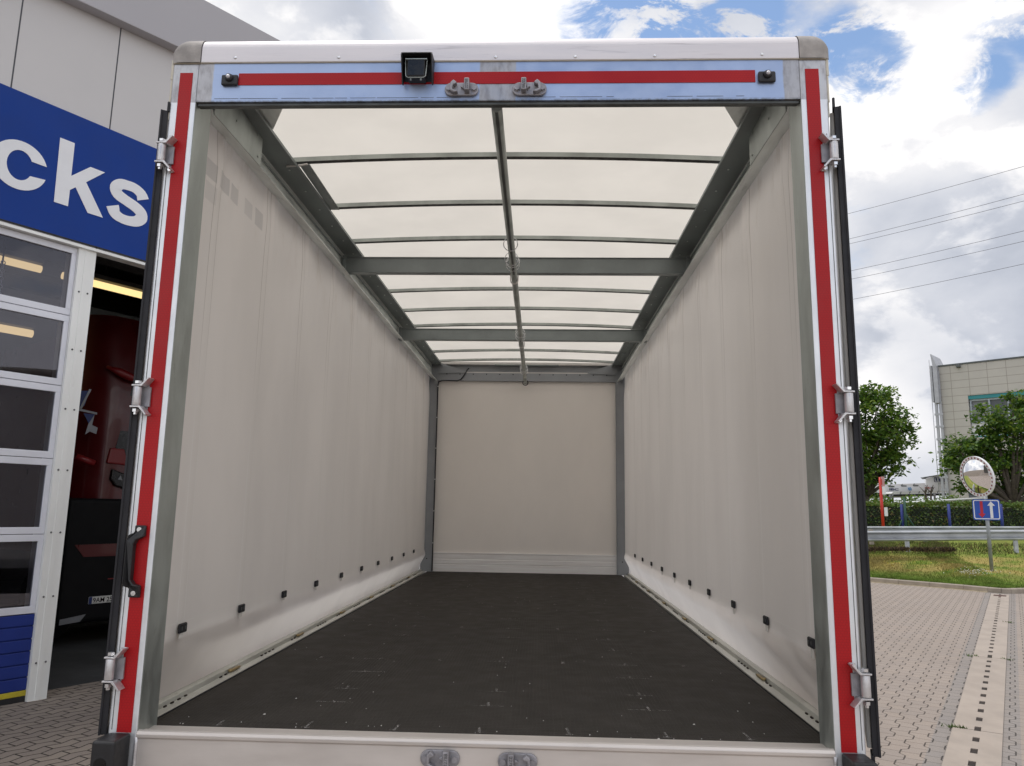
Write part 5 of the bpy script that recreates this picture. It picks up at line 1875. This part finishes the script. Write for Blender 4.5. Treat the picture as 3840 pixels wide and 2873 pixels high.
# frame of a billboard and ladder on its left flank
STR = M("ladder_zinc", (0.42, 0.43, 0.46), 0.45, 0.4, 0.1, 3)
LD = empty("billboard_frame", mw=OM)
tag(LD, "tall grey steel ladder frame with a panel on the office block's left edge", "frame")
lx = [e(345, 1000).x, e(388, 1000).x]
ladder = MB()
for x_ in lx:
    ladder.box(x_ - 0.09, x_ + 0.09, -0.25, -0.11, g_, H_ - 0.4)
z_ = g_ + 1
while z_ < H_ - 3:
    ladder.box(lx[0] - 0.15, lx[1] + 0.15, -0.28, -0.26, z_, z_ + 0.16); z_ += 0.95
xw = e(305, 1000).x
ladder.cyl((xw, -0.2, g_), (xw, -0.2, H_ + 0.6), 0.025, 6)
ladder.build("ladder", STR, LD)
px0, px1, px2 = e(262, 300).x, e(290, 300).x, e(318, 300).x
zl = e(320, 590).z
MB().box(px0, px0 + 0.12, -0.40, 2.5, zl + 0.1, H_ + 0.1).box(px1, px1 + 0.3, -0.45, 2.6, zl, H_ + 0.05).build("panel", STR, LD)
MB().prism([(px1, H_ + 0.05), (px1 + 0.3, H_ + 0.05), (px1 - 0.05, H_ + 1.0), (px1 - 0.10, H_ + 1.0)], 1, -0.40, 2.0).build("panel_wing", STR, LD)
MB().box(px2 - 0.05, -0.03, -0.30, 2.5, zl + 0.05, H_ - 0.2).build("panel_back", BLACK, LD)

# ------------------------------------------------------------------ white canopies with company names
DEP = 62
C0 = at(3230, 1850, DEP)
CA = empty("loading_canopy", (C0.x, C0.y, 0))
tag(CA, "white loading canopy with company logos on its fascia, behind the hedge", "canopy")


def cpt(zx, zy, dep=DEP):
    """point of the fascia plane (facing the camera) from the photo"""
    q = at(3220 + zx / 6.144, 1760 + zy / 6.144, dep)
    return Vector((q.x - C0.x, q.y - C0.y, q.z))


def slab(name, pts, mt, dep=DEP, th=0.25, parent=None):
    P = [cpt(x, y, dep) for x, y in pts]
    n = len(P)
    back = Vector((CAM_F.x, CAM_F.y, 0)).normalized() * th
    v = [tuple(p) for p in P] + [tuple(p + back) for p in P]
    fs = [tuple(range(n)), tuple(range(n, 2 * n))[::-1]] + [(i, n + i, n + (i + 1) % n, (i + 1) % n) for i in range(n)]
    return MB().add(v, fs).build(name, mt, parent or CA)


CWH = M("canopy_white", (0.86, 0.87, 0.90), 0.5, 0, 0.03, 0.5)
CRF = M("canopy_roof_sheet", (0.78, 0.77, 0.78), 0.4, 0, 0.03, 0.5)
CTX = M("logo_navy", (0.012, 0.02, 0.09), 0.6); CTR = M("logo_red", (0.42, 0.03, 0.04), 0.6); CTB = M("logo_blue", (0.02, 0.20, 0.45), 0.6)
slab("fascia", [(-400, 425), (1560, 375), (1560, 498), (-400, 570)], CWH)
slab("gable_board", [(1555, 215), (1890, 125), (2300, 60), (2300, 480), (1555, 498)], CWH, DEP - 0.1)
slab("gable_edge", [(1495, 185), (1890, 120), (2300, 45), (2300, 58), (1890, 132), (1555, 205), (1545, 225)], DARKSEAL, DEP - 0.5, 0.5)
slab("roof_sheet", [(60, 375), (560, 352), (1560, 318), (1580, 375), (560, 402), (60, 425)], CRF, DEP + 0.05, 1.5)
k = MB()
for x_ in (745, 1015, 1290):
    k.tube([cpt(x_ - 35, 395 - (x_ - 745) * .03, DEP - .02), cpt(x_, 345 - (x_ - 745) * .03, DEP - .02)], 0.025, 5)
for x_, y_ in ((710, 400), (990, 388), (1265, 380), (1545, 372)):
    k.tube([cpt(x_, y_, DEP - .05), cpt(x_ + 110, y_ - 2, DEP - .05)], 0.05, 5)
k.build("roof_rib", DARKSEAL, CA)
slab("lower_roof", [(755, 560), (800, 520), (2040, 488), (2060, 535), (820, 575)], CRF, DEP - 2, 1.5)
k = MB()
for x_ in (975, 1185, 1400, 1615, 1830):
    k.tube([cpt(x_ - 15, 572 - (x_ - 975) * .03, DEP - 2.05), cpt(x_ + 5, 515 - (x_ - 975) * .025, DEP - 2.05)], 0.03, 5)
k.build("roof_rib", DARKSEAL, CA)
slab("canopy_shade_sheet", [(-300, 560), (760, 535), (760, 620), (-300, 650)], INT, DEP + 3, 0.2)  # near-black sheets stand in for the shade under the canopy roofs
slab("canopy_shade_sheet", [(760, 580), (2060, 545), (2060, 600), (760, 630)], INT, DEP + 3, 0.2)
k = MB()
k.tube([cpt(-300, 655, DEP + .5), cpt(1000, 632, DEP + .5)], 0.07, 6)
k.tube([cpt(770, 628, DEP - 1), cpt(1740, 605, DEP - 1)], 0.05, 6)
for x_ in range(-300, 760, 180):
    k.tube([cpt(x_, 652 - (x_ + 300) * .02, DEP + .5), cpt(x_ + 90, 548 - (x_ + 300) * .02, DEP + .5), cpt(x_ + 180, 650 - (x_ + 300) * .02, DEP + .5)], 0.035, 5)
k.build("truss", STR, CA)
for x_ in (590, 715, 775, 1525, 1745, 2055):
    k = MB().tube([cpt(x_, 530, DEP), cpt(x_ + 15, 800, DEP)], 0.09, 8)
    k.build("column", STR, CA)


def logo(body, zx, zy, wz, hz, mt, bold=0.0, sp=1.0, dep=DEP - 0.15):
    c = cpt(zx, zy, dep)
    s = dep / FPX / 6.144
    k = text_mb(body, width=wz * s, height=hz * s, bold=bold, depth=0.01, spacing=sp)
    sl = -0.022
    k.mapv(lambda X, Y, Z: (c.x + X, c.y + 0.03 * X + Y * 0.5, c.z + Z - sl * X))
    return k.build("lettering", mt, CA)


logo("IBC", 815, 465, 210, 52, CTX, 0.03)
logo("WISKA", 1592, 428, 140, 46, CTR, 0.02)
logo("OPTRONICS", 330, 482, 200, 18, DARKSEAL, 0.02)
logo("www.ies.cz", 1948, 332, 240, 26, DARKSEAL, 0.02, 1.1, DEP - 0.25)
logo("IES", 1895, 235, 240, 68, CTX, 0.05, 1.3, DEP - 0.25)
slab("logo_mark", [(1145, 425), (1200, 418), (1222, 440), (1224, 485), (1165, 488), (1145, 465)], CTB, DEP - 0.15, 0.03)
slab("logo_mark", [(1150, 452), (1222, 448), (1222, 456), (1150, 460)], CWH, DEP - 0.2, 0.03)
slab("logo_mark", [(1675, 408), (1718, 406), (1718, 445), (1675, 446)], CTX, DEP - 0.15, 0.03)
slab("logo_mark", [(1690, 420), (1705, 419), (1705, 436), (1690, 437)], CWH, DEP - 0.2, 0.03)
k = MB()
for y0, y1, xa_, xb_ in ((190, 190, 1745, 2080), (290, 285, 1745, 2080)):
    k.tube([cpt(xa_, y0, DEP - .25), cpt(xb_, y1 - 5, DEP - .25)], 0.025, 5)
k.tube([cpt(1740, 195, DEP - .25), cpt(1748, 285, DEP - .25)], 0.025, 5)
k.build("logo_outline", CTX, CA)

# parked van roof and shrubs beyond the hedge
VW = M("van_white", (0.62, 0.64, 0.64), 0.35, 0, 0.04, 1)
VP = at(3530, 1880, 38)
V_ = empty("parked_van", (VP.x, VP.y, -0.1))
tag(V_, "white van parked behind the hedge, only its roof line showing", "van")
vz = VP.z + 0.1
MB().prism([(-2.6, 0.35), (-2.6, 0.9), (-1.95, 1.05), (-1.25, vz - 0.12), (-0.9, vz), (2.6, vz + 0.25), (2.75, vz + 0.1), (2.75, 0.35)], 1, 0.0, 1.8).build("body", VW, V_, 0.06, 2)
MB().prism([(-1.85, 1.08), (-1.25, vz - 0.16), (-0.45, vz - 0.14), (-0.45, 1.08)], 1, -0.006, 0.0).build("side_window", WGL, V_)
for x_ in (-1.6, 1.9):
    MB().cyl((x_, -0.01, 0.33), (x_, 0.22, 0.33), 0.33, 20).build("wheel", TYRE, V_)
for px, rp, lab in ((3300, 60, "low green shrub left of the red marker post behind the hedge"), (3430, 70, "green shrub under the company canopy behind the hedge"), (3560, 60, "shrub beside the white van behind the hedge")):
    q = at(px, 1890, 46)
    root = empty("shrub", (q.x, q.y, -0.1))
    tag(root, lab, "shrub", "shrubs behind the hedge")
    n = 1600
    D = RNG.normal(0, 1, (n, 3)); D /= np.linalg.norm(D, axis=1)[:, None]
    rr_ = rp * 46 / FPX
    D = D * (RNG.uniform(0.3, 1, n) ** 0.5)[:, None] * np.array([rr_ * 1.3, rr_ * 0.8, (q.z + 0.45) * 0.62])
    D[:, 2] += (q.z + 0.1) * 0.62
    leaves("foliage", D, 0.10, [LF1, HG1, LF3], [0.5, 0.3, 0.2], root)
    MB().tube([(0, 0, 0), (0.05, 0, q.z * 0.8)], [0.06, 0.03], 6).build("trunk", BARK, root)
for px, lab in ((3475, "left one of two thin bare saplings by the white van"), (3486, "right one of two thin bare saplings by the white van")):
    q = at(px, 1885, 42); q2 = at(px - 2 + (px - 3475), 1842, 42)
    o = MB().tube([(0, 0, 0), (0.03, 0, (q2.z + 0.1) * .5), (q2.x - q.x, 0, q2.z + 0.1), (q2.x - q.x + 0.15, 0, q2.z + 0.45)], [0.07, 0.06, 0.045, 0.02], 7)
    for s in (-1, 1):
        o.tube([(q2.x - q.x, 0, q2.z), (q2.x - q.x + s * 0.25, 0.1, q2.z + 0.35)], [0.03, 0.012], 5)
    ob = o.build("bare_sapling", BARK)
    ob.location = (q.x, q.y, -0.1)
    tag(ob, lab, "sapling", "bare saplings behind the hedge")

# ------------------------------------------------------------------ overhead wires
WIRE = M("wire_grey", (0.09, 0.085, 0.10), 0.6)
lines = [((3172, 804), (3840, 624), "topmost overhead wire right of the truck"), ((3178, 898), (3840, 728), "second overhead wire, upper one of a close pair"), ((3180, 916), (3840, 754), "third overhead wire, lower one of a close pair"),
         ((3186, 1017), (3840, 866), "fourth overhead wire from the top"), ((3188, 1048), (3840, 905), "fifth overhead wire, just above the lowest"), ((3192, 1124), (3840, 990), "lowest overhead wire right of the truck")]
for a_, b_, lab in lines:
    A, Bq = at(a_[0], a_[1], 95), at(b_[0], b_[1], 78)
    d = Bq - A
    pts = []
    for i in range(15):
        u = -1.6 + 4.2 * i / 14
        q = A + d * u
        q.z += 0.5 * (u * (u - 1)) * 0.6
        pts.append(q)
    o = MB().tube(pts, 0.022, 5).build("overhead_wire", WIRE)
    tag(o, lab, "wire", "overhead wires")
